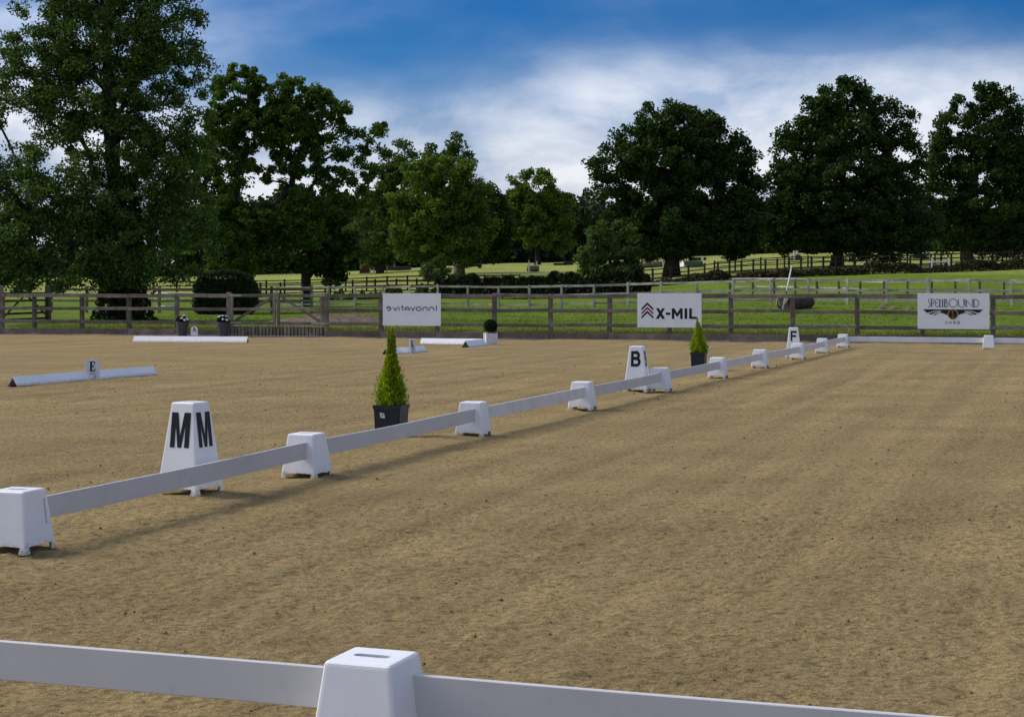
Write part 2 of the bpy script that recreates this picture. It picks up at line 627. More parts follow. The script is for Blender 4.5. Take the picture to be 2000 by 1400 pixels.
# paddock grass: greener near the arena, mown and yellowed in the far field
m, t, b = newmat('grass_ground', 0.95, 0.1)
p = pos(t)
na = N(t, 'ShaderNodeTexNoise', i_Scale=1.6, i_Detail=9.0, i_Roughness=0.72)
L(t, p, 0, na, 'Vector')
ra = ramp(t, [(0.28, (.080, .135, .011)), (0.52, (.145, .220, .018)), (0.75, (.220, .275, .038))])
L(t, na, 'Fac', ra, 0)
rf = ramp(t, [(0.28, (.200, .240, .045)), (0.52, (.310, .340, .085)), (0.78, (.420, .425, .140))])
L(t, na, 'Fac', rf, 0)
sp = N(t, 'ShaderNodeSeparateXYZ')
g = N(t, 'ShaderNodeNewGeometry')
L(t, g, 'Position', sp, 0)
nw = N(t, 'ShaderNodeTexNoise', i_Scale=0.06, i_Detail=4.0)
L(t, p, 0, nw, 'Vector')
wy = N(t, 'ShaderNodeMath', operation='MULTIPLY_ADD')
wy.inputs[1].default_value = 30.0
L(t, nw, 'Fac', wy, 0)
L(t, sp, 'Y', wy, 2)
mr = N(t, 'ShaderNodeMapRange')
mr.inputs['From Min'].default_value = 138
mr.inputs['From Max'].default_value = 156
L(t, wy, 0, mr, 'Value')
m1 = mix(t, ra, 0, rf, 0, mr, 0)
nl = N(t, 'ShaderNodeTexNoise', i_Scale=0.23, i_Detail=5.0, i_Roughness=0.6)
L(t, p, 0, nl, 'Vector')
rl = ramp(t, [(0.3, (.75, .80, .8)), (0.7, (1.25, 1.15, 1.1))])
L(t, nl, 'Fac', rl, 0)
m2 = mix(t, m1, 'Result', rl, 0, None, None, 'MULTIPLY', 1.0)
L(t, m2, 'Result', b, 'Base Color')
nf = N(t, 'ShaderNodeTexNoise', i_Scale=12.0, i_Detail=6.0, i_Roughness=0.75)
L(t, p, 0, nf, 'Vector')
bn = N(t, 'ShaderNodeBump', i_Strength=1.0, i_Distance=0.10)
L(t, nf, 'Fac', bn, 'Height')
L(t, bn, 0, b, 'Normal')
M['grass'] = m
M['earth'] = plain('earth', (.20, .145, .10), 0.95, 0.1, 0.25, 4.0, dirt=(.10, .10, .03), bump=1.0)


# ------------------------------------------------------------------ the ground
def grid(name, xs, ys, zf, mat, parent=None):
    Xg, Yg = np.meshgrid(xs, ys)
    Z = zf(Xg, Yg)
    V = np.stack([Xg, Yg, Z], -1).reshape(-1, 3)
    return V, len(xs), len(ys)


def grid_faces(nx, ny, off=0):
    i = np.arange(nx - 1)
    j = np.arange(ny - 1)
    I, J = np.meshgrid(i, j)
    a = (J * nx + I).ravel() + off
    return np.stack([a, a + 1, a + 1 + nx, a + nx], -1)


def big_mesh(name, V, Fq, mat, smooth=True):
    me = bpy.data.meshes.new(name)
    me.vertices.add(len(V))
    me.vertices.foreach_set('co', V.astype(np.float32).ravel())
    n = len(Fq)
    me.loops.add(n * 4)
    me.loops.foreach_set('vertex_index', Fq.astype(np.int32).ravel())
    me.polygons.add(n)
    me.polygons.foreach_set('loop_start', np.arange(0, n * 4, 4, dtype=np.int32))
    me.polygons.foreach_set('loop_total', np.full(n, 4, dtype=np.int32))
    me.polygons.foreach_set('use_smooth', np.full(n, smooth))
    me.update(calc_edges=True)
    return add_obj(name, me, mat)


# paddock and field: grid along the fence (t) and away from it (s)
ts = np.concatenate([np.linspace(-900, -70, 30), np.linspace(-68, 80, 190), np.linspace(83, 900, 30)])
ss = np.concatenate([np.linspace(-200, -1, 14), [0.05, 0.07], np.linspace(0.4, 60, 150), np.linspace(61.5, 230, 90),
                     np.linspace(240, 1600, 24)])
Tg, Sg = np.meshgrid(ts, ss)
Xg = FB[0] + Tg * Pv[0] + Sg * U[0]
Yg = FB[1] + Tg * Pv[1] + Sg * U[1]
Zg = ground_z(Xg, Yg)
tag(big_mesh('ground', np.stack([Xg, Yg, Zg], -1).reshape(-1, 3), grid_faces(len(ts), len(ss)), M['grass']), kind='structure')


def sand_h(X, Y):
    ca, sa = math.cos(0.25), math.sin(0.25)
    u = X * ca + Y * sa
    v = -X * sa + Y * ca
    h = 0.010 * vn(u / 0.55, v / 0.40, 1) + 0.009 * vn(u / 0.21, v / 0.13, 2)
    h = h + 0.015 * vn(u / 0.10, v / 0.06, 3) + 0.014 * vn(u / 0.05, v / 0.036, 4)
    pit = np.clip(vn(u / 0.33, v / 0.24, 8) - 0.22, 0, 1)
    h = h - 0.05 * pit
    h = h + 0.03 * vn(X / 3.1, Y / 2.3, 9)
    tr = X * 0.946 - Y * 0.324
    al = X * 0.324 + Y * 0.946
    h = h + 0.020 * vn(tr / 0.22, al / 3.5, 13) + 0.02 * vn(tr / 0.9, al / 7.0, 14)
    return h


def inside(X, Y, x0, x1, y0, y1):
    return (X > x0) & (X < x1) & (Y > y0) & (Y < y1)


R1 = (-3.0, 3.6, 4.6, 12.0)
R2 = (-9.0, 12.0, 3.6, 34.0)
V1, a1, b1 = grid('', np.arange(R1[0], R1[1] + .001, .02), np.arange(R1[2], R1[3] + .001, .02), sand_h, None)
V2, a2, b2 = grid('', np.arange(R2[0], R2[1] + .001, .08), np.arange(R2[2], R2[3] + .001, .08),
                  lambda X, Y: sand_h(X, Y) - 0.06 * inside(X, Y, R1[0] + .07, R1[1] - .07, R1[2] + .07, R1[3] - .07), None)
# the outer sheet runs up to the fence line
ts3 = np.arange(-60, 62, .4)
ss3 = np.concatenate([np.arange(-70, -0.2, .4), [0.0]])
T3, S3 = np.meshgrid(ts3, ss3)
X3 = FB[0] + T3 * Pv[0] + S3 * U[0]
Y3 = FB[1] + T3 * Pv[1] + S3 * U[1]
Z3 = 0.6 * sand_h(X3, Y3) - 0.06 * inside(X3, Y3, R2[0] + .3, R2[1] - .3, R2[2] + .3, R2[3] - .3)
Z3 = Z3 + 0.04 * np.clip(1 + S3 / 1.2, 0, 1) * (1 + 1.5 * vn(T3 / 1.3, S3 * 0, 12))
V3 = np.stack([X3, Y3, Z3], -1).reshape(-1, 3)
Vs = np.concatenate([V1, V2, V3])
Fs = np.concatenate([grid_faces(a1, b1), grid_faces(a2, b2, len(V1)), grid_faces(len(ts3), len(ss3), len(V1) + len(V2))])
tag(big_mesh('arena_sand', Vs, Fs, M['sand']), kind='structure')

# loose crumbs of sand and fibre
nC = 1300
yc = 4.8 + 30 * rng.random(nC) ** 1.8
xc = (rng.random(nC) - 0.5) * 0.72 * yc
zc = sand_h(xc, yc)
sz = (0.003 + 0.008 * rng.random(nC) ** 2.5) * (0.8 + yc / 25)
octv = np.array([[1, 0, 0], [0, 1, 0], [-1, 0, 0], [0, -1, 0], [0, 0, .8], [0, 0, -.6]])
octf = [(0, 1, 4), (1, 2, 4), (2, 3, 4), (3, 0, 4), (1, 0, 5), (2, 1, 5), (3, 2, 5), (0, 3, 5)]
vv = octv[None] * sz[:, None, None] * (0.7 + 0.6 * rng.random((nC, 6, 3))) + np.stack([xc, yc, zc + sz * .3], -1)[:, None]
tri = vv[:, np.array(octf).ravel()].reshape(-1, 3)
tag(quads_mesh('sand_crumbs', tri, 3, M['clod']), 'small loose crumbs of damp sand scattered over the arena', 'sand', kind='stuff')


# ------------------------------------------------------------------ leaves and trees
def rand_unit(n):
    v = rng.normal(size=(n, 3))
    return v / np.linalg.norm(v, axis=1, keepdims=True)


def leaf_quads(C, ln, wd, axis=None, axis_w=0.0, up=0.0):
    n = len(C)
    a = rand_unit(n)
    if axis is not None:
        a = a * (1 - axis_w) + axis * axis_w
        a /= np.linalg.norm(a, axis=1, keepdims=True) + 1e-9
    nn = rand_unit(n)
    nn[:, 2] = nn[:, 2] + up
    b = np.cross(nn, a)
    b /= np.linalg.norm(b, axis=1, keepdims=True) + 1e-9
    ln = np.broadcast_to(np.asarray(ln, float), (n,))[:, None]
    wd = np.broadcast_to(np.asarray(wd, float), (n,))[:, None]
    V = np.stack([C - a * ln, C + b * wd + a * ln * .15, C + a * ln, C - b * wd + a * ln * .15], 1)
    return V.reshape(-1, 3)


def clump_leaves(cen, rad, per, size, flat=0.75, asp=0.6):
    n = len(cen)
    k = np.maximum(4, (per * (0.6 + 0.8 * rng.random(n)))).astype(int)
    idx = np.repeat(np.arange(n), k)
    d = rand_unit(len(idx))
    r = rng.random(len(idx)) ** 0.55
    off = d * (r * rad[idx])[:, None]
    off[:, 2] *= flat
    C = cen[idx] + off
    s = size * (0.65 + 0.7 * rng.random(len(idx)))
    return leaf_quads(C, s, s * asp, up=0.5)


def sample_lobes(lobes, cr, dens):
    """lobes: (centre, radii). clump centres spread through the outer part of every lobe"""
    pts = []
    for c, r in lobes:
        vol = r[0] * r[1] * r[2] * 4.19
        n = max(4, int(dens * vol / (cr ** 3 * 4.19)))
        d = rand_unit(n)
        q = (0.35 + 0.70 * rng.random(n) ** 0.5)
        pts.append(c + d * q[:, None] * r)
    return np.concatenate(pts)


def skeleton(trunk, att, step, bend=0.12):
    nodes = [np.array(q, float) for q in trunk]
    par = [-1] + list(range(len(trunk) - 1))
    dist = [0.0]
    for i in range(1, len(trunk)):
        dist.append(dist[-1] + np.linalg.norm(nodes[i] - nodes[i - 1]))
    tr = np.array(trunk)
    base = tr[len(tr) // 3]
    order = np.argsort(np.min(np.linalg.norm(att[:, None] - tr[None, len(tr) // 3:], axis=2), axis=1))
    NA = np.zeros((len(att) * 12 + len(trunk), 3))
    ND = np.zeros(len(NA))
    cnt = len(nodes)
    NA[:cnt] = nodes
    ND[:cnt] = dist
    for oi in order:
        a = att[oi]
        dv = NA[:cnt] - a
        dd = np.sqrt((dv ** 2).sum(1))
        cost = dd + 0.22 * ND[:cnt] + 0.6 * np.maximum(0, dv[:, 2])
        cost[:max(1, len(trunk) // 4)] += 1e3
        j = int(np.argmin(cost))
        s, e = NA[j].copy(), a
        ln = dd[j]
        m = int(max(1, min(9, round(ln / step))))
        mid = np.array([0, 0, -0.12 * ln]) + rng.normal(size=3) * bend * ln
        prev = j
        for k in range(1, m + 1):
            f = k / m
            q = s + (e - s) * f + mid * 4 * f * (1 - f) * 0.5
            if cnt >= len(NA):
                break
            NA[cnt] = q
            ND[cnt] = ND[prev] + np.linalg.norm(q - NA[prev])
            par.append(prev)
            prev = cnt
            cnt += 1
    return NA[:cnt], par


def branch_mesh(NA, par, nt_, R, rmin, expo=1.85):
    n = len(NA)
    w = np.zeros(n)
    kids = np.zeros(n, int)
    for i in range(n):
        if par[i] >= 0:
            kids[par[i]] += 1
    w[kids == 0] = 1.0
    for i in range(n - 1, 0, -1):
        w[par[i]] += w[i]
    r = (w / w[0]) ** (1 / expo)
    r = np.maximum(rmin, r * R)
    V, Fc = [], []
    for i in range(nt_, n):
        a, c = NA[par[i]], NA[i]
        ra = min(r[par[i]], r[i] * 1.35)
        v, f = tube([a, c], [ra, r[i]], 5 if r[i] > rmin * 3 else 3)
        o = len(V)
        V += v
        Fc += [tuple(q + o for q in x) for x in f[:-2]]
    return V, Fc, r


def tree(name, label, d, trunk_px, lobes_px, R, leaf, cr, dens, per, mat, bark='bark', depth=0.85, group=None,
         flare=1.5, asp=0.6, flat=0.75, doff=None, cat='tree', step=0.9, natt=None, base_d=None):
    dens, per, leaf = (dens * 2.1, per * 1.25, leaf * 1.22) if d < 100 else (dens * 2.1, per * 1.5, leaf * 0.95)
    b0 = trunk_px[0]
    X0 = (b0[0] - 1000) * d / F
    root = np.array([X0, d, gz(X0, d)])
    T = thing(name, label, cat, root, 0, group)
    tp = [root - np.array([0, 0, 0.15])]
    for (px, py) in trunk_px[1:]:
        tp.append(P(px, py, d) + np.array([0, rng.normal() * 0.15, 0]))
    # resample the trunk
    tp2 = [tp[0]]
    for i in range(1, len(tp)):
        m_ = max(1, int(np.linalg.norm(tp[i] - tp[i - 1]) / 0.8))
        for k in range(1, m_ + 1):
            tp2.append(tp[i - 1] + (tp[i] - tp[i - 1]) * k / m_ + rng.normal(size=3) * 0.03)
    sc_ = d / F
    lobes = []
    for lb in lobes_px:
        c = P(lb[0], lb[1], d)
        dz = lb[4] if len(lb) > 4 else 0.0
        c = c + np.array([0, dz, 0])
        rr = np.array([lb[2] * sc_, max(lb[2], lb[3]) * sc_ * depth, lb[3] * sc_])
        lobes.append((c, rr))
    cen = sample_lobes(lobes, cr, dens)
    keep = cen[:, 2] > root[2] + 0.5
    cen = cen[keep]
    att = cen if natt is None or len(cen) <= natt else cen[rng.choice(len(cen), natt, replace=False)]
    NA, par = skeleton(tp2, att, step)
    V, Fc, r = branch_mesh(NA, par, len(tp2), R, max(0.012, 0.35 * sc_))
    # trunk with root flare
    nt_ = len(tp2)
    rt = []
    for i in range(nt_):
        hgt = tp2[i][2] - root[2]
        q = max(r[i] if i > 0 else R, R * 0.10)
        rt.append(min(R, q) * (1 + (flare - 1) * math.exp(-max(0, hgt) / 0.5)))
    tv, tf = tube(tp2, rt, 12)
    tv = np.array(tv)
    tv += (vn(tv[:, 0] * 2.3 + tv[:, 2] * .6, tv[:, 1] * 2.3, 21)[:, None]) * 0.25 * R * np.array([1, 1, 0.2])
    mesh('trunk', tv, tf, M[bark], T, True, root)
    if V:
        mesh('branches', V, Fc, M[bark], T, True, root)['kind'] = 'stuff'
    rad = cr * (0.6 + 0.7 * rng.random(len(cen)))
    LV = clump_leaves(cen, rad, per, leaf, flat, asp) - root
    quads_mesh('crown', LV, 4, M[mat], T)
    return T


def dens_px(d):
    return d / F


# the big ivy-clad tree on the left
t1 = tree('ash_tree', 'tall broad dark tree with ivy-covered trunk, leftmost and cut by the photo top', 70,
          [(242, 607), (240, 520), (232, 430), (222, 330), (214, 220), (206, 100), (200, -20), (200, -110)],
          [(210, -40, 150, 75), (110, 60, 95, 70), (300, 40, 90, 60), (210, 90, 130, 75), (60, 150, 85, 55), (330, 130, 75, 60),
           (330, 235, 85, 60), (180, 190, 120, 80), (40, 215, 60, 38), (225, 300, 110, 80), (130, 330, 60, 55, -2), (35, 300, 60, 35, -1),
           (370, 330, 60, 60), (80, 400, 90, 60, -2), (0, 420, 70, 70), (-60, 350, 60, 80), (240, 400, 120, 70), (340, 430, 75, 60),
           (60, 480, 100, 50, -2.5), (170, 470, 90, 55, -1), (-40, 510, 80, 50), (310, 500, 85, 40, -2), (110, 535, 90, 28, -2.5),
           (20, 545, 60, 25, -2), (400, 465, 40, 45, -1), (385, 250, 35, 40), (235, 520, 60, 40, -2),
           (20, 110, 50, 40), (385, 170, 30, 40), (10, 170, 40, 35), (370, 110, 40, 40), (380, 60, 40, 40), (120, 250, 60, 40), (-40, 240, 50, 40), (160, 400, 70, 50, -2), (20, 360, 70, 40, -1), (-30, 460, 80, 50, -2),
           (340, 300, 60, 50, -1), (190, 545, 60, 22, -2.5), (280, 545, 50, 18, -2), (375, 395, 40, 40), (365, 530, 35, 25, -2), (60, 560, 60, 14, -2.5)],
          0.55, 0.062, 0.52, 0.70, 125, 'leaf_ash', 'bark', 0.75, flare=1.7, natt=620, asp=0.5)
# ivy round its trunk
root = np.array(t1.location)
nI = 5200
hh = rng.random(nI) * 5.2
aa = rng.random(nI) * 2 * math.pi
rr = (0.80 + 0.45 * np.exp(-hh / 0.8)) * (0.8 + 0.35 * rng.random(nI))
C = np.stack([rr * np.cos(aa) - 0.04 * hh, rr * np.sin(aa), hh], -1)
quads_mesh('ivy', leaf_quads(C, 0.085, 0.07), 4, M['leaf_clip'], t1)

# leaning oak
tree('oak_tree', 'leaning oak with open crown and twisting limbs behind the clipped hedge', 85,
     [(462, 590), (474, 540), (484, 500), (505, 455), (530, 415), (552, 385), (566, 362)],
     [(468, 165, 52, 42), (430, 205, 40, 40), (535, 190, 48, 40), (590, 195, 45, 40), (645, 200, 42, 28), (500, 250, 62, 46),
      (575, 265, 55, 48), (635, 255, 40, 30), (440, 290, 45, 45), (690, 262, 26, 13), (735, 270, 22, 22),
      (700, 300, 36, 20), (655, 345, 45, 18), (700, 345, 32, 18), (720, 375, 24, 14), (600, 335, 36, 16), (560, 320, 40, 20), (520, 315, 36, 22), (480, 330, 30, 22), (640, 370, 34, 10), (585, 380, 30, 10), (545, 365, 24, 10), (440, 355, 30, 20), (500, 400, 30, 12), (600, 410, 40, 14),
      (740, 300, 20, 12), (715, 330, 34, 12), (735, 395, 20, 8), (655, 392, 44, 12), (680, 420, 30, 8), (745, 255, 16, 12), (620, 335, 26, 12), (505, 350, 26, 12), (460, 360, 22, 16), (400, 330, 30, 30),
      (425, 400, 40, 20), (480, 440, 55, 38), (555, 430, 60, 35), (620, 400, 50, 26), (420, 470, 50, 38, -2), (520, 490, 50, 36),
      (395, 425, 32, 25), (455, 515, 60, 20, -1), (640, 300, 35, 26), (560, 235, 60, 40), (445, 245, 45, 40), (410, 440, 40, 40, -1), (370, 380, 24, 30), (690, 395, 26, 12), (665, 225, 22, 18), (600, 455, 45, 30)],
     0.36, 0.068, 0.34, 0.44, 100, 'leaf_oak', 'bark', 0.9, natt=520, asp=0.62, step=0.7)
# dark tree standing between and behind the two
tree('field_tree', 'dark bushy tree filling the gap between the tall tree and the leaning oak', 112,
     [(396, 566), (396, 520), (398, 460), (400, 400), (402, 340)],
     [(400, 300, 55, 50), (360, 350, 50, 50), (440, 360, 45, 50), (400, 400, 70, 50), (350, 430, 50, 45), (450, 440, 50, 45), (400, 480, 80, 40), (340, 500, 50, 30), (470, 495, 50, 28)],
     0.36, 0.13, 0.60, 0.55, 60, 'leaf_dark', 'bark', 0.8)
# small dark tree in the lane
tree('field_maple', 'small dark round tree with slim trunk beside the lane fence', 96,
     [(597, 558), (596, 520), (592, 470), (588, 420), (585, 380)],
     [(590, 430, 75, 55), (545, 470, 55, 45), (640, 465, 55, 45), (585, 500, 70, 28), (600, 390, 50, 32), (640, 515, 45, 22),
      (540, 510, 40, 20), (655, 545, 24, 12)],
     0.28, 0.12, 0.55, 0.62, 70, 'leaf_dark', 'bark', 0.85)
# middle group
tree('oak_tree', 'tall dark oak rising behind the pale-green tree in the middle group', 190,
     [(832, 527), (832, 480), (828, 420), (824, 360), (825, 310)],
     [(800, 320, 42, 36), (850, 325, 50, 38), (895, 305, 24, 24), (905, 345, 42, 38), (760, 350, 30, 36), (790, 380, 60, 45), (935, 390, 32, 40),
      (740, 400, 28, 30), (770, 430, 50, 45), (760, 470, 50, 30), (900, 440, 60, 50), (890, 280, 22, 16), (780, 295, 34, 20), (700, 440, 30, 30), (690, 480, 34, 24)],
     0.55, 0.20, 0.95, 0.65, 75, 'leaf_far', 'bark_pale', 0.8)
tree('field_tree', 'pale-green rounded tree lit from the left in the middle group', 165,
     [(845, 532), (848, 480), (855, 430), (865, 370), (870, 330)],
     [(865, 345, 65, 36), (830, 385, 52, 40), (900, 390, 60, 48), (860, 430, 80, 45), (800, 440, 36, 36), (800, 475, 34, 22),
      (870, 480, 70, 28), (925, 450, 45, 45), (850, 505, 40, 14), (790, 500, 24, 12), (820, 330, 36, 22), (780, 410, 26, 36), (905, 500, 40, 20)],
     0.34, 0.17, 0.80, 0.66, 84, 'leaf_lime', 'bark_pale', 0.8)
tree('oak_tree', 'dark rounded tree on the right shoulder of the middle group', 178,
     [(896, 520), (900, 480), (925, 440), (945, 410)],
     [(950, 405, 38, 40), (965, 445, 36, 52), (930, 460, 40, 46), (975, 480, 26, 28), (940, 360, 20, 18), (985, 430, 18, 34), (930, 495, 44, 18), (970, 390, 22, 26)],
     0.5, 0.20, 0.9, 0.7, 80, 'leaf_dark', 'bark_mid', 0.9)
tree('field_tree', 'mid-green tree left of the middle group, above the brush jump', 215,
     [(742, 522), (742, 480), (745, 440), (745, 410)],
     [(745, 415, 42, 38), (715, 445, 38, 34), (775, 440, 36, 40), (740, 475, 52, 30), (690, 470, 26, 26), (780, 485, 28, 22), (735, 500, 44, 16), (675, 490, 26, 18)],
     0.4, 0.22, 0.95, 0.66, 75, 'leaf_far', 'bark', 0.8)
tree('shrub', 'loose shrub with thin pale stems below the pale-green tree', 150,
     [(852, 548), (852, 530), (854, 512)],
     [(850, 530, 32, 18), (835, 540, 22, 12), (870, 535, 20, 16), (858, 512, 18, 12)],
     0.09, 0.14, 0.45, 0.55, 50, 'leaf_bush', 'bark_pale', 0.8, cat='shrub')
tree('field_tree', 'light-green domed tree standing alone against the cloud in mid-distance', 240,
     [(1050, 508), (1050, 470), (1046, 430), (1044, 390)],
     [(1042, 368, 52, 32), (1012, 405, 38, 32), (1095, 405, 28, 26), (1022, 395, 34, 28), (1070, 390, 36, 30), (1045, 420, 56, 26), (1055, 452, 46, 24), (1085, 430, 30, 26), (1030, 468, 30, 16), (1010, 430, 26, 30), (1080, 465, 40, 26), (1100, 440, 26, 26), (1050, 345, 32, 14)],
     0.4, 0.22, 0.95, 0.62, 80, 'leaf_lime', 'bark', 0.8)
# three great oaks on the right
tree('oak_tree', 'broad dark oak above the chevron sign, left one of the three great oaks', 148,
     [(1311, 548), (1312, 510), (1314, 460), (1316, 400), (1318, 330), (1320, 270)],
     [(1325, 250, 85, 36), (1250, 270, 55, 38), (1390, 285, 62, 45), (1440, 300, 38, 38), (1210, 320, 50, 40), (1320, 310, 120, 55),
      (1440, 350, 45, 45), (1180, 360, 36, 34), (1260, 370, 80, 45), (1370, 370, 95, 50), (1430, 410, 55, 45), (1310, 430, 110, 45), (1230, 425, 50, 34),
      (1400, 455, 80, 34), (1280, 475, 70, 28), (1350, 485, 60, 20), (1450, 460, 35, 34), (1470, 385, 28, 45), (1468, 330, 22, 40),
      (1455, 425, 40, 50), (1440, 480, 45, 20), (1205, 455, 40, 24), (1445, 490, 40, 14), (1240, 480, 45, 24), (1165, 335, 24, 22), (1300, 225, 60, 22), (1380, 240, 40, 28)],
     0.62, 0.16, 0.80, 0.72, 80, 'leaf_dark', 'bark', 0.8, flare=1.4, natt=480)
tree('oak_tree', 'tallest dark oak with straight trunk, middle one of the three great oaks', 152,
     [(1632, 541), (1636, 500), (1640, 440), (1645, 380), (1650, 300), (1655, 220)],
     [(1650, 200, 55, 42), (1695, 200, 40, 38), (1610, 225, 50, 40), (1735, 240, 45, 45), (1560, 270, 40, 38), (1640, 270, 100, 55),
      (1755, 300, 42, 48), (1550, 320, 50, 45), (1640, 340, 120, 50), (1740, 360, 60, 45), (1545, 380, 45, 45), (1640, 405, 120, 42),
      (1740, 420, 60, 40), (1550, 430, 50, 34), (1600, 460, 90, 28), (1700, 470, 80, 26), (1690, 497, 45, 8), (1600, 488, 50, 8), (1735, 505, 22, 8),
      (1515, 345, 24, 36), (1512, 400, 24, 40), (1525, 450, 34, 38), (1790, 330, 24, 40), (1780, 390, 34, 45), (1775, 450, 40, 36), (1535, 470, 42, 24), (1795, 460, 40, 32), (1505, 430, 26, 40), (1805, 410, 30, 40), (1560, 480, 50, 18), (1750, 485, 45, 14), (1660, 180, 50, 26)],
     0.48, 0.16, 0.80, 0.74, 80, 'leaf_dark', 'bark', 0.8, flare=1.4, natt=480)
tree('oak_tree', 'dark oak with browning leaves at the right edge, above the winged sign', 172,
     [(1890, 527), (1886, 490), (1890, 450), (1900, 390), (1908, 320), (1915, 240)],
     [(1915, 200, 45, 32), (1870, 230, 42, 36), (1960, 225, 46, 36), (1845, 270, 32, 34), (1920, 270, 60, 38), (1990, 280, 50, 55), (1850, 330, 40, 40),
      (1930, 340, 80, 42), (1850, 395, 45, 42), (1940, 410, 95, 42), (2020, 370, 60, 70), (1870, 450, 50, 32), (1840, 475, 40, 20), (1930, 485, 50, 14), (2000, 490, 60, 20), (1835, 300, 26, 30), (1960, 465, 70, 30), (1825, 440, 26, 34),
      (2040, 460, 60, 40), (1800, 480, 14, 16), (1830, 350, 26, 50), (1820, 400, 22, 40), (1990, 330, 60, 50), (1930, 300, 70, 40), (1850, 300, 36, 30), (1990, 450, 60, 40), (1945, 190, 40, 24)],
     0.55, 0.17, 0.85, 0.70, 78, 'leaf_dark', 'bark_mid', 0.8, flare=1.5, natt=480)
tree('shrub', 'low dark spreading shrub at the field edge below the rightmost oak', 185,
     [(1958, 512), (1958, 505), (1960, 497)],
     [(1958, 492, 42, 14), (1930, 488, 26, 12), (1985, 490, 26, 12)],
     0.12, 0.16, 0.6, 0.7, 70, 'leaf_dark', 'bark', 0.8, cat='shrub')
tree('shrub', 'large grey-green bush in front of the left great oak', 136,
     [(1190, 556), (1190, 530), (1192, 500)],
     [(1190, 470, 42, 34), (1160, 500, 34, 30), (1225, 490, 34, 34), (1195, 520, 55, 24), (1150, 525, 24, 18), (1240, 525, 22, 20), (1215, 445, 20, 16)],
     0.16, 0.14, 0.55, 0.75, 76, 'leaf_bush', 'bark', 0.8, cat='shrub')


# far wood: reads as one mass
def wood_mass(name, spans, d0, d1, leaf, cr, per, mat, label, cat, n_per):
    cs = []
    for x0, x1, top0, top1, n in spans:
        for k in range(n):
            f = rng.random()
            px = x0 + (x1 - x0) * f
            d = d0 + (d1 - d0) * rng.random()
            g_ = G(px, d)
            top = P(px, top0 + (top1 - top0) * f + rng.normal() * 7, d)[2]
            hgt = max(1.5, top - g_[2])
            zz = g_[2] + (hgt * rng.random() ** 0.7 if rng.random() < .66 else 2.6 * rng.random())
            cs.append((g_[0], g_[1], zz))
    cs = np.array(cs)
    rad = cr * (0.6 + 0.8 * rng.random(len(cs)))
    o = quads_mesh(name, clump_leaves(cs, rad, per, leaf, 0.8, 0.65), 4, M[mat])
    return tag(o, label, cat, kind='stuff')


wood_mass('woodland', [(-500, 450, 420, 410, 2600), (450, 760, 395, 385, 1700), (700, 1000, 385, 395, 1300), (960, 1160, 405, 392, 1400),
                       (1140, 1500, 400, 415, 1500), (1480, 2000, 415, 415, 2200), (1980, 2500, 430, 450, 1000)],
          262, 300, 0.44, 1.5, 13, 'leaf_wood', 'dark wood closing off the fields behind the trees', 'wood', 0)


# hedges
def hedge(name, label, px0, px1, d0, d1, h0, h1, wd, leaf, n, mat, top_noise=0.25, n_core=True):
    A, B = G(px0, d0), G(px1, d1)
    root = (A + B) / 2
    root[2] = gz(root[0], root[1])
    T = thing(name, label, 'hedge', root)
    f = rng.random(n)
    base = A[:2] + (B[:2] - A[:2]) * f[:, None]
    hmax = (h0 + (h1 - h0) * f) * (1 + top_noise * 2 * vn(f * 23, f * 0, 31) + top_noise * vn(f * 71, f * 0, 33))
    dirv = (B - A)[:2] / np.linalg.norm((B - A)[:2])
    nrm = np.array([-dirv[1], dirv[0]])
    q = rng.random(n)
    zz = hmax * (1 - 0.9 * (1 - q) ** 1.4)
    wv = (rng.random(n) - 0.5) * wd * np.sqrt(np.clip(1.15 - zz / np.maximum(hmax, .1), 0.1, 1))
    xy = base + nrm * wv[:, None]
    z0 = ground_z(xy[:, 0], xy[:, 1])
    C = np.stack([xy[:, 0], xy[:, 1], z0 + zz], -1) - root
    s = leaf * (0.6 + 0.8 * rng.random(n))
    quads_mesh('foliage', leaf_quads(C, s, s * .6), 4, M[mat], T)
    # stems
    V, Fc = [], []
    L_ = np.linalg.norm((B - A)[:2])
    for k in range(int(max(3, L_ / 0.9))):
        ff = (k + 0.5) / int(max(3, L_ / 0.9))
        xy_ = A[:2] + (B[:2] - A[:2]) * ff
        z_ = gz(*xy_)
        v, fc = tube([(xy_[0], xy_[1], z_ - .1), (xy_[0] + rng.normal() * .1, xy_[1], z_ + 0.7 * min(h0, h1))], [.05, .02], 4)
        o = len(V)
        V += v
        Fc += [tuple(i + o for i in x) for x in fc]
    mesh('stems', V, Fc, M['bark'], T, False, root)['kind'] = 'stuff'
    return T


hedge('wild_hedge', 'low dark overgrown hedge along the lane behind the middle fence', 855, 1265, 113, 106, 1.35, 1.55, 1.6, 0.12, 30000, 'leaf_hedge', 0.16)
hedge('weed_strip', 'brown weeds at the foot of the dark fence below the right-hand oaks', 1255, 2015, 126, 138, 0.55, 0.65, 2.2, 0.11, 17000, 'leaf_weed', 0.45)
hedge('weed_strip', 'tangled yellowing weeds below the dark fence left of the middle trees', 625, 860, 113, 113, 0.40, 0.60, 1.0, 0.08, 6500, 'leaf_bush', 0.7)

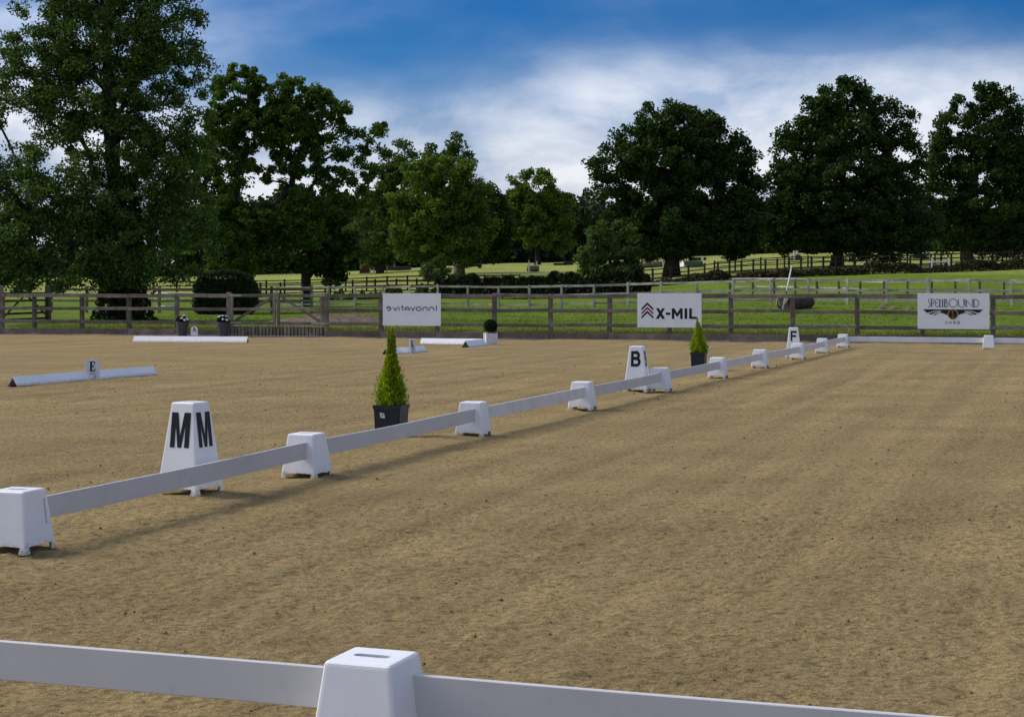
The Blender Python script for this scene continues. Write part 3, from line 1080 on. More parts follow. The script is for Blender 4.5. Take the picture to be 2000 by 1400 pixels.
# clipped hedge block
cb = G(441, 81)
T = thing('clipped_hedge', 'dark square clipped hedge block behind the arena gate', 'hedge', cb)
wx, wyv, hz = 2.80, 1.6, 2.05
n = 24000
face = rng.integers(0, 6, n)
q = (rng.random((n, 3)) - 0.5) * np.array([wx, wyv, hz])
for ax, half in ((0, wx), (1, wyv), (2, hz)):
    q[:, ax] = np.where(face == ax * 2, half / 2, np.where(face == ax * 2 + 1, -half / 2, q[:, ax]))
q += rng.normal(size=(n, 3)) * 0.06
q *= (1 - 0.16 * np.clip((np.abs(q[:, 0]) / (wx / 2)) ** 3 * (np.abs(q[:, 2] + .1) / (hz / 2)) ** 3, 0, 1))[:, None]
q[:, 2] += hz / 2
q[:, 0] += 0.09 * vn(q[:, 2] * 3, q[:, 1] * 3, 41)
q[:, 2] += 0.12 * vn(q[:, 0] * 2, q[:, 1] * 2, 42)
quads_mesh('foliage', leaf_quads(q, 0.055, 0.035), 4, M['leaf_clip'], T)
V = np.array([[sx * wx * .40, sy * wyv * .36, z] for z in (0, hz * .85) for sx, sy in ((-1, -1), (1, -1), (1, 1), (-1, 1))])
mesh('core', V, [(0, 1, 2, 3), (4, 7, 6, 5), (0, 4, 5, 1), (1, 5, 6, 2), (2, 6, 7, 3), (3, 7, 4, 0)], M['bark'], T)

# grass blades
nG = 105000
tt = rng.uniform(-19, 17, nG)
sG = 0.12 + 42 * rng.random(nG) ** 2.6
gx = FB[0] + tt * Pv[0] * (1 + sG / 60) + sG * U[0]
gy = FB[1] + tt * Pv[1] + sG * U[1]
ztop = ground_z(gx, gy)
gh = (0.02 + 0.05 * rng.random(nG)) * np.where(sG < 1.2, 1.25, 0.8) * (1 + 1.2 * np.clip(vn(gx / .8, gy / .5, 51), -.4, .5))
ang = rng.random(nG) * 6.28
wv = 0.018 * (1 + sG / 30)
base = np.stack([gx, gy, ztop - 0.01], -1)
dx = np.stack([np.cos(ang) * wv, np.sin(ang) * wv, 0 * wv], -1)
lean = rng.normal(size=(nG, 3)) * 0.05
lean[:, 2] = 0
tip = base + np.stack([0 * gh, 0 * gh, gh], -1) + lean
tag(quads_mesh('grass', np.stack([base - dx, base + dx, tip], 1).reshape(-1, 3), 3, M['grass_blade']),
    'short green grass on the bank behind the arena fence', 'grass', kind='stuff')

nD = 26000
tt = rng.uniform(-19, 17, nD)
sG = 0.10 + 1.9 * rng.random(nD) ** 1.6
keep = vn(tt / 0.9, sG / 0.5, 71) + 0.25 * vn(tt / .25, sG / .3, 72) > -0.12
tt, sG = tt[keep], sG[keep]
nD = len(tt)
gx = FB[0] + tt * Pv[0] + sG * U[0]
gy = FB[1] + tt * Pv[1] + sG * U[1]
base = np.stack([gx, gy, ground_z(gx, gy) - .01], -1)
ang = rng.random(nD) * 6.28
dx = np.stack([np.cos(ang) * .016, np.sin(ang) * .016, 0 * ang], -1)
lean = rng.normal(size=(nD, 3)) * 0.09
lean[:, 2] = 0.05 + 0.10 * rng.random(nD)
tag(quads_mesh('dry_grass', np.stack([base - dx, base + dx, base + lean], 1).reshape(-1, 3), 3, M['straw']),
    'yellowed tufts of longer grass along the foot of the arena fence', 'grass', kind='stuff')

# bare earth behind the gate
A = G(655, 62)
nx, ny = 60, 24
xs = np.linspace(-3.3, 3.0, nx)
ys = np.linspace(-3.4, 3.4, ny)
Xm, Ym = np.meshgrid(xs, ys)
Rm = np.clip(1 - (Xm / 3.1) ** 2 - (Ym / 3.2) ** 2, 0, 1)
Wx, Wy = Xm + A[0], Ym + A[1]
Zm = ground_z(Wx, Wy) - 0.10 + 0.42 * Rm ** 0.7 + Rm * 0.14 * vn(Wx / .5, Wy / .5, 61) + Rm * 0.08 * vn(Wx / .17, Wy / .17, 62)
tag(big_mesh('earth_mound', np.stack([Wx, Wy, Zm], -1).reshape(-1, 3), grid_faces(nx, ny), M['earth']), kind='structure')


# ------------------------------------------------------------------ fences
def fence(name, label, pts, rails, ph, mat_p, mat_r, pw=0.10, rh=0.10, rt=0.04, side=-1, group=None, jit=0.006, skip=()):
    """pts: list of (X, Y) post places; rails: heights of rail centres; side -1 = rails on the camera side"""
    c = np.mean(np.array(pts), axis=0)
    T = thing(name, label, 'fence', (c[0], c[1], gz(c[0], c[1])), 0, group)
    zs = [gz(x, y) for x, y in pts]
    n = len(pts)
    for i, (x, y) in enumerate(pts):
        j0, j1 = max(0, i - 1), min(n - 1, i + 1)
        dv = np.array([pts[j1][0] - pts[j0][0], pts[j1][1] - pts[j0][1], 0.0])
        hj = ph + random.uniform(-.04, .05)
        lean = random.uniform(-.02, .02)
        beam('post', (x, y, zs[i] - .25), (x + lean, y, zs[i] + hj), pw, pw, M[mat_p], T, dv, jit, 0.006)
    for i in range(n - 1):
        if i in skip:
            continue
        a, b_ = np.array(pts[i]), np.array(pts[i + 1])
        dv = (b_ - a) / np.linalg.norm(b_ - a)
        nr = np.array([-dv[1], dv[0]])
        if nr[1] > 0:
            nr = -nr
        off = nr * (pw / 2 + rt / 2 + .003) * (-side)
        for h_ in rails:
            p0 = np.array([*(a + off - dv * 0.0), zs[i] + h_ + random.uniform(-.015, .015)])
            p1 = np.array([*(b_ + off - dv * 0.012), zs[i + 1] + h_ + random.uniform(-.015, .015)])
            beam('rail', p0, p1, rt, rh, M[mat_r], T, np.array([*nr, 0]), jit)
    return T


# the arena fence: posts, three rails, kickboards, concrete base
pxs = [-175, -85, 4, 68, 160, 253, 345, 447, 638, 745, 853, 965, 1075, 1190, 1307, 1428, 1549, 1674, 1802, 1940, 2070, 2215]
pts = [fence_pt(x) for x in pxs]
c = fence_pt(1000)
T = thing('arena_fence', 'weathered grey post-and-rail arena fence with kickboards along the sand', 'fence', (c[0], c[1], 0))
fn = np.array([-U[0], -U[1]])            # towards the arena
gi = pxs.index(447)
PWD = 0.125
for i, q in enumerate(pts):
    gate_post = i in (gi, gi + 1)
    top = 1.42 if not gate_post else 1.47
    beam('post', (q[0], q[1], -.2), (q[0] + random.uniform(-.03, .03), q[1], top + random.uniform(-.02, .03)), PWD, PWD, M['fence_post'], T, np.array([*Pv, 0]), .005, .008)
for i in range(len(pts) - 1):
    a, b_ = pts[i], pts[i + 1]
    if i != gi:
        off = fn * (PWD / 2 + .024)
        for h_, hh_ in ((1.375, .125), (.925, .105), (.475, .105)):
            za, zb = h_ + random.uniform(-.022, .022), h_ + random.uniform(-.022, .022)
            beam('rail', np.array([*(a + off), za]), np.array([*(b_ + off - Pv * .008), zb]), .042, hh_, M['fence'], T, np.array([*fn, 0]), .006, .004)
        beam('kickboard', np.array([*(a + off), .15]), np.array([*(b_ + off - Pv * .008), .15]), .042, .19, M['kick'], T, np.array([*fn, 0]), .005, .004)
    off2 = fn * (PWD / 2 + .045)
    beam('base_strip', np.array([*(a + off2), .01]), np.array([*(b_ + off2 - Pv * .01), .01]), .08, .10, M['kick_low'], T, np.array([*fn, 0]), .01)

# double gate between the posts
A, B = pts[gi] + Pv * .10, pts[gi + 1] - Pv * .10
mid = (A + B) / 2
offg = fn * 0.06


def v3(xy, z):
    return np.array([xy[0], xy[1], z])


for lab, a, b_, hinge in (('left leaf of the wooden arena gate, between the flower pots and the gate middle', A, mid - Pv * .03, 0),
                          ('right leaf of the wooden arena gate with hinges at the sign end', mid + Pv * .03, B, 1)):
    T = thing('gate_leaf', lab, 'gate', (a[0], a[1], 0))
    sd_ = np.array([*fn, 0])
    a, b_ = a + offg, b_ + offg
    for z, hh_ in ((1.375, .10), (.925, .09), (.47, .10)):
        beam('rail', v3(a + Pv * .10, z), v3(b_ - Pv * .10, z), .05, hh_, M['fence'], T, sd_, .004, .004)
    beam('stile', v3(a + Pv * .045, .40), v3(a + Pv * .045, 1.44), .06, .09, M['fence_post'], T, np.array([*fn, 0]), .003, .005)
    beam('stile', v3(b_ - Pv * .045, .40), v3(b_ - Pv * .045, 1.44), .06, .09, M['fence_post'], T, np.array([*fn, 0]), .003, .005)
    lo, hi = (a + Pv * .12, b_ - Pv * .16) if hinge == 0 else (b_ - Pv * .12, a + Pv * .16)
    o_ = -fn * .048
    beam('brace', v3(lo + o_, .53), v3(hi + o_, 1.31), .04, .09, M['fence'], T, sd_, .003, .004)
    hp = a if hinge == 0 else b_
    dr = 1 if hinge == 0 else -1
    for z in (1.375, .47):
        beam('hinge_strap', v3(hp + fn * .03 - Pv * dr * .10, z + .005), v3(hp + fn * .03 + Pv * dr * .42, z + .005), .008, .05, M['metal'], T, sd_)
T = thing('slatted_panel', 'low panel of upright slats below the arena gate', 'panel', (mid[0], mid[1], 0))
Lg = np.linalg.norm(B - A)
ns = 26
for k in range(ns):
    q = A + (B - A) * (k + .5) / ns + fn * .06
    h_ = .36 + random.uniform(-.012, .012)
    beam('slat', v3(q, .05), v3(q, h_), Lg / ns * .70, .03, M['fence'] if k % 3 else M['fence_post'], T, np.array([*Pv, 0]), .004)
beam('backing_board', v3(A - fn * .015, .20), v3(B - fn * .015, .20), .02, .30, M['kick'], T, np.array([*fn, 0]))


def pts_px(lst):
    o = []
    for px, d in lst:
        o.append(((px - 1000) * d / F, d))
    return o


def interp_posts(pxs_, x0, d0, x1, d1):
    # equal spacing is read from the photo columns; depth runs straight between the two ends
    a = np.array([(x0 - 1000) * d0 / F, d0])
    b_ = np.array([(x1 - 1000) * d1 / F, d1])
    res = []
    for px in pxs_:
        k = (px - 1000) / F
        f = (k * a[1] - a[0]) / ((b_[0] - a[0]) - k * (b_[1] - a[1]))
        q = a + f * (b_ - a)
        res.append((q[0], q[1]))
    return res


fence('paddock_fence', 'mossy brown post-and-rail fence behind the arena gate and hedge block',
      interp_posts([100, 169, 239, 311, 382, 455, 531, 609], 100, 86, 609, 82), (1.20, .62), 1.34, 'mossy', 'mossy', .12, .12, .04)
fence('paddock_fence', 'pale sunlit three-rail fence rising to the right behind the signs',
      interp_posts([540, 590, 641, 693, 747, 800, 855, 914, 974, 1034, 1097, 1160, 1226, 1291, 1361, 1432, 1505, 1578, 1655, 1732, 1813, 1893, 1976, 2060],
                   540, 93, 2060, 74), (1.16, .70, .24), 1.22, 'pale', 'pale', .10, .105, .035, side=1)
fence('paddock_fence', 'second pale two-rail fence with brown posts, behind the sunlit one on the right',
      interp_posts([1425, 1470, 1512, 1553, 1595, 1638, 1680], 1425, 103, 1680, 94) + interp_posts([1726, 1772, 1820, 1866, 1914, 1961, 2010], 1726, 92, 2010, 88),
      (1.0, .52), 1.02, 'brown', 'pale', .10, .09, .035, side=1)
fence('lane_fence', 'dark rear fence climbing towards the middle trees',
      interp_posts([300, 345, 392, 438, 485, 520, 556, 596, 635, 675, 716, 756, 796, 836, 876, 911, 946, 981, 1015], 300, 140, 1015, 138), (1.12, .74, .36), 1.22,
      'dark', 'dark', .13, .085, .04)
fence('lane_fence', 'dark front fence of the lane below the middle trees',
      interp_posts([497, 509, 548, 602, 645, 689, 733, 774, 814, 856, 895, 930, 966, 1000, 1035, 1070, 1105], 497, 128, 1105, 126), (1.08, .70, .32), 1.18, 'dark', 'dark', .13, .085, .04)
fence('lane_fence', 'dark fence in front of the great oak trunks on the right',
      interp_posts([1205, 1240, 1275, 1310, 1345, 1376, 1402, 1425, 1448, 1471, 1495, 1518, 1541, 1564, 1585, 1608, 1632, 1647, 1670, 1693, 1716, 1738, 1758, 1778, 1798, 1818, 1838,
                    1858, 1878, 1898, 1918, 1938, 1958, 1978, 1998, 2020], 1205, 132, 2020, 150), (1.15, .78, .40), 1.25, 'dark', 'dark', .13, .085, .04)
fence('lane_fence', 'second dark fence just behind the one before the great oaks',
      interp_posts([1395, 1436, 1486, 1532, 1578, 1624, 1668, 1705, 1744, 1772, 1800, 1826, 1852, 1882, 1912, 1946, 1972, 2010], 1395, 146, 2010, 158), (1.0, .6), 1.1,
      'dark', 'dark', .11, .075, .04)

# side field gate on the left
a, b_ = G(-8, 60), G(94, 66)
T = thing('field_gate', 'rusty brown field gate with tall timber posts at the left edge', 'gate', a)
dv = (b_ - a)[:2] / np.linalg.norm((b_ - a)[:2])
sdv = np.array([-dv[1], dv[0], 0])
beam('gate_post', a + np.array([.15, 0, -.2]), a + np.array([.15, 0, 1.5]), .20, .20, M['fence_post'], T, sdv, .006, .012)
beam('gate_post', b_ + np.array([0, 0, -.2]), b_ + np.array([0, 0, 1.45]), .20, .20, M['fence_post'], T, sdv, .006, .012)
a2_, b2_ = a[:2] + dv * .35, b_[:2] - dv * .14
zg = (a[2] + b_[2]) / 2
for z in (.20, .42, .64, .90, 1.18):
    beam('gate_bar', v3(a2_, zg + z), v3(b2_, zg + z), .05, .08, M['rust'], T, sdv, .004)
beam('stile', v3(a2_, zg + .15), v3(a2_, zg + 1.24), .07, .07, M['rust'], T, sdv)
beam('stile', v3(b2_, zg + .15), v3(b2_, zg + 1.24), .07, .07, M['rust'], T, sdv)
beam('brace', v3(a2_ + sdv[:2] * -.06, zg + .22), v3((a2_ + b2_) / 2 + sdv[:2] * -.06, zg + 1.15), .04, .07, M['rust'], T, sdv)
beam('brace', v3((a2_ + b2_) / 2 + sdv[:2] * -.06, zg + 1.15), v3(b2_ + sdv[:2] * -.06, zg + .22), .04, .07, M['rust'], T, sdv)

# white tube gate behind the mossy fence
a, b_ = G(304, 88), G(345, 88)
T = thing('tube_gate', 'small white metal gate with diagonal stays behind the mossy fence', 'gate', a)


def rod(name, p0, p1, r, mat, root, n=6):
    v, f = tube([p0, p1], [r, r], n)
    return mesh(name, v, f, mat, root, True, np.array(root.location))


zb = a[2]
for z in (.12, .30, .62, 1.0):
    rod('gate_bar', v3(a, zb + z), v3(b_, zb + z), .034, M['whitepaint'], T)
rod('gate_upright', v3(a, zb + .05), v3(a, zb + 1.05), .028, M['whitepaint'], T)
rod('gate_upright', v3(b_, zb + .05), v3(b_, zb + 1.05), .036, M['whitepaint'], T)
mm_ = (a + b_) / 2
rod('gate_upright', v3(mm_, zb + .12), v3(mm_, zb + 1.0), .030, M['whitepaint'], T)
rod('gate_stay', v3(a + (b_ - a) * .1 - np.array([0, .05, 0]), zb + .6), v3(mm_ - np.array([0, .05, 0]), zb + 1.0), .030, M['whitepaint'], T)
rod('gate_stay', v3(mm_ - np.array([0, .05, 0]), zb + 1.0), v3(b_ - np.array([0, .05, 0]), zb + .12), .030, M['whitepaint'], T)


# ------------------------------------------------------------------ lettering
def text_verts(s, bold=0.0):
    cu = bpy.data.curves.new('txt', 'FONT')
    cu.body = s
    cu.offset = bold
    ob = bpy.data.objects.new('txt', cu)
    COL.objects.link(ob)
    dg = bpy.context.evaluated_depsgraph_get()
    me = bpy.data.meshes.new_from_object(ob.evaluated_get(dg))
    V = np.array([v.co[:2] for v in me.vertices])
    Fc = [tuple(p_.vertices) for p_ in me.polygons]
    bpy.data.objects.remove(ob)
    bpy.data.curves.remove(cu)
    bpy.data.meshes.remove(me)
    V -= V.min(0)
    V /= V.max(0)
    return V, Fc


def arc(cx, cy, rx, ry, a0, a1, n=14):
    return [(cx + rx * math.cos(math.radians(a0 + (a1 - a0) * i / n)), cy + ry * math.sin(math.radians(a0 + (a1 - a0) * i / n))) for i in range(n + 1)]


def ribbon(lines, w, z0=0.0, dz=0.0004):
    """flat strokes; each stroke a hair above the last so that none share a plane"""
    V, Fc = [], []
    k = 0
    for ln in lines:
        ln = [np.array(q, float) for q in ln]
        m_ = len(ln)
        o = len(V)
        for i in range(m_):
            d0 = ln[i] - ln[i - 1] if i > 0 else ln[1] - ln[0]
            d1 = ln[i + 1] - ln[i] if i < m_ - 1 else ln[-1] - ln[-2]
            d0 = d0 / (np.linalg.norm(d0) + 1e-9)
            d1 = d1 / (np.linalg.norm(d1) + 1e-9)
            n0 = np.array([-d0[1], d0[0]])
            n1 = np.array([-d1[1], d1[0]])
            nn = n0 + n1
            nn = nn / (np.linalg.norm(nn) + 1e-9)
            sc_ = min(2.0, 1.0 / max(.4, nn.dot(n0)))
            V.append((*(ln[i] + nn * w / 2 * sc_), z0 + k * dz))
            V.append((*(ln[i] - nn * w / 2 * sc_), z0 + k * dz))
        for i in range(m_ - 1):
            Fc.append((o + 2 * i, o + 2 * i + 1, o + 2 * i + 3, o + 2 * i + 2))
        k += 1
    return V, Fc


def on_plane(name, V, Fc, org, ex, ey, en, mat, parent, origin):
    W = [np.asarray(org) + ex * v[0] + ey * v[1] + en * (v[2] if len(v) > 2 else 0.0) for v in V]
    return mesh(name, W, Fc, mat, parent, False, origin)


EZ = np.array([0, 0, 1.0])
EX = np.array([*Pv, 0.0])
EN = np.array([*fn, 0.0])


def sign(px0, px1, py0, py1, label):
    a, b_ = fence_pt(px0), fence_pt(px1)
    dm = (a[1] + b_[1]) / 2
    sh = fn * (PWD / 2 + .07)
    a, b_ = a + sh, b_ + sh
    w = np.linalg.norm(b_ - a)
    zt = H + (HZ - py0) * dm / F
    zb_ = H + (HZ - py1) * dm / F
    org = np.array([a[0], a[1], zb_])
    T = thing('sponsor_sign', label, 'sign', org)
    beam('panel', v3(a, (zt + zb_) / 2), v3(b_, (zt + zb_) / 2), .012, zt - zb_, M['sign'], T, EN, 0, .002)
    for f in (.06, .94):
        for g_ in (.08, .92):
            q = a + (b_ - a) * f
            rod('screw', np.array([q[0], q[1], zb_ + (zt - zb_) * g_]), np.array([q[0], q[1], zb_ + (zt - zb_) * g_]) + EN * .011, .011, M['metal'], T, 6)
    fo = org + EN * .009
    return T, org, fo, w, zt - zb_


def crop_map(x0, x1, y0, y1, w, h):
    return lambda x, y: ((x - x0) / (x1 - x0) * w, (1 - (y - y0) / (y1 - y0)) * h)


# sign one: thin lower-case lettering
T, og, fo, w, h = sign(751, 864, 573, 636, 'white sign with thin black lower-case lettering, leftmost of three')
cmf = crop_map(343, 1098, 215, 640, w, h)
mp_ = lambda ln: [cmf(*q) for q in ln]
st = []
st.append(arc(421, 416, 27, 27, 180, 495, 22))
st.append([(395, 412), (446, 412)])
st.append([(478, 394), (507, 440), (537, 394)])
st.append([(556, 394), (556, 442)])
st.append([(599, 372), (599, 442)])
st.append([(582, 397), (617, 397)])
st.append([(632, 442)] + arc(662, 420, 28, 26, 180, 360, 14) + [(690, 442)])
st.append([(634, 424), (690, 424)])
st.append([(708, 394), (736, 440), (764, 394)])
st.append(arc(812, 417, 30, 25, 0, 360, 22))
st.append([(868, 442)] + arc(897, 420, 29, 25, 180, 360, 14) + [(926, 442)])
st.append([(950, 442)] + arc(979, 420, 29, 25, 180, 360, 14) + [(1008, 442)])
st.append([(1042, 370), (1042, 442)])
V, Fc = ribbon([mp_(s_) for s_ in st], .030, 0.0)
on_plane('lettering', V, Fc, fo, EX, EZ, EN, M['grey_print'], T, og)
for k, chh in enumerate('LONDON'):
    tv_, tf_ = text_verts(chh)
    o0 = cmf(615 + k * 38, 490)
    o1 = cmf(615 + k * 38 + 14, 475)
    V = [(o0[0] + v[0] * (o1[0] - o0[0]), o0[1] + v[1] * (o1[1] - o0[1]), 0) for v in tv_]
    on_plane('small_letter', V, tf_, fo, EX, EZ, EN, M['pale_print'], T, og)

# sign two: chevrons and block letters
T, og, fo, w, h = sign(1247, 1372, 573, 639.5, 'white sign with black and red chevrons and bold block letters')
cmf = crop_map(187, 1062, 228, 695, w, h)


def poly(name, pl, mat, dz=0.0):
    V = [(*cmf(*q), dz) for q in pl]
    return on_plane(name, V, [tuple(range(len(pl)))], fo, EX, EZ, EN, mat, T, og)


for y, mt in ((352, 'black'), (410, 'red'), (465, 'black')):
    poly('chevron', [(325, y), (408, y + 80), (408, y + 112), (325, y + 34)], M[mt])
    poly('chevron', [(325, y), (325, y + 34), (245, y + 112), (245, y + 80)], M[mt])
poly('letter', [(443, 432), (484, 432), (570, 576), (528, 576)], M['black'])
poly('letter', [(528, 432), (568, 432), (482, 576), (440, 576)], M['black'], .0005)
poly('letter', [(577, 490), (640, 490), (640, 522), (577, 522)], M['black'])
poly('letter', [(660, 432), (695, 432), (734, 498), (773, 432), (808, 432), (808, 576), (774, 576), (774, 492), (744, 543), (724, 543), (694, 492), (694, 576), (660, 576)], M['black'])
poly('letter', [(834, 432), (870, 432), (870, 576), (834, 576)], M['black'])
poly('letter', [(896, 432), (932, 432), (932, 545), (1000, 545), (1000, 576), (896, 576)], M['black'])

# sign three: tall thin capitals over a winged badge
T, og, fo, w, h = sign(1793, 1933, 573, 642.5, 'white sign with a black and gold winged badge, rightmost of three')
cmf = crop_map(262, 1345, 252, 797, w, h)
st = [[(455, 345), (440, 338), (428, 350), (428, 375), (452, 415), (452, 445), (438, 460), (422, 452)],
      [(470, 460), (470, 340)], [(470, 340)] + arc(490, 375, 22, 36, -90, 90, 10) + [(470, 411)],
      [(478, 460), (478, 345)],
      arc(560, 400, 32, 60, -40, -320, 16), [(528, 402), (575, 398)],
      [(597, 340), (597, 460), (615, 460)], [(604, 340), (604, 460)],
      [(638, 340), (638, 460), (656, 460)], [(645, 340), (645, 460)],
      [(672, 340), (672, 460)], [(680, 340), (680, 460)], [(672, 340)] + arc(690, 368, 18, 26, -90, 90, 8) + arc(692, 428, 30, 34, -90, 90, 10) + [(672, 460)],
      arc(802, 400, 62, 62, 0, 360, 30),
      [(882, 340), (882, 425)] + arc(926, 425, 44, 38, 180, 0, 14) + [(970, 340)], [(962, 340), (962, 425)],
      [(992, 460), (992, 345), (1088, 455), (1088, 340)], [(1000, 460), (1000, 360)],
      [(1108, 460), (1108, 342)], [(1116, 455), (1116, 345)], [(1108, 342), (1125, 342)] + arc(1130, 401, 55, 59, -90, 90, 16) + [(1108, 460)]]
V, Fc = ribbon([mp_(s_) for s_ in st], .018)
mp_ = lambda ln: [cmf(*q) for q in ln]
V, Fc = ribbon([mp_(s_) for s_ in st], .018)
on_plane('lettering', V, Fc, fo, EX, EZ, EN, M['grey_print'], T, og)


def wing(mir, grow, mat, dz, nm):
    cx = 797
    feats = [[(347, 495), (775, 495), (740, 510), (718, 580), (640, 552), (560, 540), (405, 550)],
             [(345, 494), (530, 512), (402, 550)],
             [(432, 558), (590, 520), (468, 576)],
             [(500, 580), (612, 535), (526, 586)]]
    feats[0] = [(360, 497), (770, 497), (742, 512), (720, 586), (690, 570), (640, 552), (596, 543), (640, 518)]
    feats[1] = [(347, 497), (640, 497), (640, 518), (530, 518), (405, 549)]
    for k, pl in enumerate(feats):
        c_ = np.mean(np.array(pl), axis=0)
        pl2 = []
        for q in pl:
            q = np.array(q, float)
            dv_ = q - c_
            q = q + dv_ / (np.linalg.norm(dv_) + 1e-9) * grow
            if mir:
                q[0] = 2 * cx - q[0]
            pl2.append(tuple(q))
        if mir:
            pl2 = pl2[::-1]
        V_ = [(*cmf(*q), dz + k * .0004) for q in pl2]
        on_plane(nm, V_, [tuple(range(len(pl2)))], fo, EX, EZ, EN, mat, T, og)


for mir in (False, True):
    wing(mir, 5, M['gold'], .0, 'wing_edge')
    wing(mir, -3, M['black'], .003, 'wing')
for r_, mt, dz, nm in ((80, 'gold', .006, 'badge_ring'), (66, 'black', .0075, 'badge_disc')):
    pl = arc(797, 570, r_, r_, 0, 360, 28)[:-1]
    on_plane(nm, [(*cmf(*q), dz) for q in pl], [tuple(range(len(pl)))], fo, EX, EZ, EN, M[mt], T, og)
V, Fc = ribbon([mp_([(808, 530), (795, 524), (784, 540), (790, 560), (806, 580), (806, 605), (792, 618), (782, 608)])], .014, .0095)
on_plane('badge_letter', V, Fc, fo, EX, EZ, EN, M['gold'], T, og)
for k, (chh, x0) in enumerate(zip('CARS', (682, 740, 805, 862))):
    tv_, tf_ = text_verts(chh, .015)
    o0, o1 = cmf(x0, 718), cmf(x0 + 44, 676)
    V = [(o0[0] + v[0] * (o1[0] - o0[0]), o0[1] + v[1] * (o1[1] - o0[1]), 0) for v in tv_]
    on_plane('small_letter', V, tf_, fo, EX, EZ, EN, M['grey_print'], T, og)


# ------------------------------------------------------------------ arena blocks and letter markers
def punch(bm, face, pts3, depth):
    outer = [e for e in face.edges]
    nrm = face.normal.copy()
    bmesh.ops.delete(bm, geom=[face], context='FACES_ONLY')
    hv = [bm.verts.new(q) for q in pts3]
    he = [bm.edges.new((hv[i], hv[(i + 1) % len(hv)])) for i in range(len(hv))]
    bmesh.ops.triangle_fill(bm, edges=outer + he, use_beauty=True, use_dissolve=False)
    lo = [bm.verts.new(v.co - nrm * depth) for v in hv]
    for i in range(len(hv)):
        j = (i + 1) % len(hv)
        bm.faces.new((hv[i], hv[j], lo[j], lo[i]))


def block_mesh(name, h, wt, wb, lh, lw, slit=False):
    bm = bmesh.new()
    Wz = lambda z: wb / 2 + (wt - wb) / 2 * z / h
    for k in range(4):
        R = Matrix.Rotation(k * math.pi / 2, 3, 'Z')
        prof = [(-Wz(0), 0), (-Wz(0) + lw, 0), (-Wz(lh) + lw * .72, lh), (0, lh * 1.12), (Wz(lh) - lw * .72, lh), (Wz(0) - lw, 0), (Wz(0), 0), (Wz(h), h), (-Wz(h), h)]
        vs_ = [bm.verts.new(R @ Vector((x, -Wz(z), z))) for x, z in prof]
        bm.faces.new(vs_)
    tops = [bm.verts.new((sx * wt / 2, sy * wt / 2, h)) for sx, sy in ((-1, -1), (1, -1), (1, 1), (-1, 1))]
    bm.faces.new(tops)
    bmesh.ops.remove_doubles(bm, verts=bm.verts, dist=1e-5)
    bmesh.ops.recalc_face_normals(bm, faces=bm.faces)
    bm.normal_update()
    if max(bm.faces, key=lambda f: f.calc_center_median().z).normal.z < 0:
        bmesh.ops.reverse_faces(bm, faces=bm.faces)
    es = [e for e in bm.edges if len(e.link_faces) == 2]
    bmesh.ops.bevel(bm, geom=es, offset=.016, segments=3, affect='EDGES', profile=.6)
    bm.normal_update()
    top = max((f for f in bm.faces if f.normal.z > .99), key=lambda f: f.calc_area())
    sl, sw = wt * .20, .019
    hp = [(x, y, h) for x, y in arc(sl, 0, sw, sw, -90, 90, 6) + arc(-sl, 0, sw, sw, 90, 270, 6)]
    punch(bm, top, hp, .02)
    if slit:
        bm.normal_update()
        fr = max((f for f in bm.faces if f.normal.x > .9), key=lambda f: f.calc_area())
        pl = []
        for z, y in ((.155, .075), (.155, .090), (.305, .090), (.305, .075)):
            pl.append((Wz(z), y, z))
        punch(bm, fr, pl, .012)
    for f in bm.faces:
        f.smooth = False
    me = bpy.data.meshes.new(name)
    bm.to_mesh(me)
    bm.free()
    me.materials.append(M['block'])
    return me


BH = 0.365
bm_me = block_mesh('arena_block', BH, .235, .325, .042, .052)
bm_slit = block_mesh('arena_block', BH, .235, .325, .042, .052, True)
AZ = math.atan2(U[1], U[0]) - math.pi / 2        # block yaw: its -Y face looks back along the line


def block(label, x, y, rz=0.0, me=None):
    o = add_obj('arena_block', me or bm_me, None)
    o.location = (x, y, -.004)
    o.rotation_euler = (0, 0, AZ + rz)
    so = o.modifiers.new('wall', 'SOLIDIFY')
    so.thickness = .010
    so.offset = -1
    return tag(o, label, 'block', 'low white blocks carrying the arena boards')


foot = np.array([48, 617, 942, 1154, 1304, 1416, 1497, 1570, 1617, 1657])
names = ['low white arena block with a side slit, cut by the left edge of the photo',
         'low white arena block just right of the letter M marker',
         'low white arena block just right of the nearer potted conifer',
         'low white arena block left of the letter B marker, below the open sand',
         'low white arena block at the right foot of the letter B marker',
         'low white arena block just right of the farther potted conifer',
         'low white arena block midway between the farther conifer and the letter F marker',
         'low white arena block at the foot of the letter F marker',
         'low white arena block next before the far corner block',
         'low white arena block at the far corner where the line turns right']
cen = []
for i, px in enumerate(foot):
    d = 9.67 + 3.877 * i
    X = (px - 1000) * d / F
    o_ = 0.16 * (-U + Pv)
    cen.append(np.array([X - o_[0], d - o_[1]]))
for i, c_ in enumerate(cen):
    block(names[i], c_[0], c_[1], random.uniform(-.05, .05), bm_slit if i == 0 else None)
near = np.array([-.455, 5.37])
block('nearest white arena block with a slot in its top, cut by the bottom edge', near[0], near[1], -.02)
d10 = H * F / (682 - HZ) + .15
c10 = np.array([(1931 - 1000) * d10 / F, d10])
block('low white arena block on the far short side, below the winged sign', c10[0], c10[1], .03)


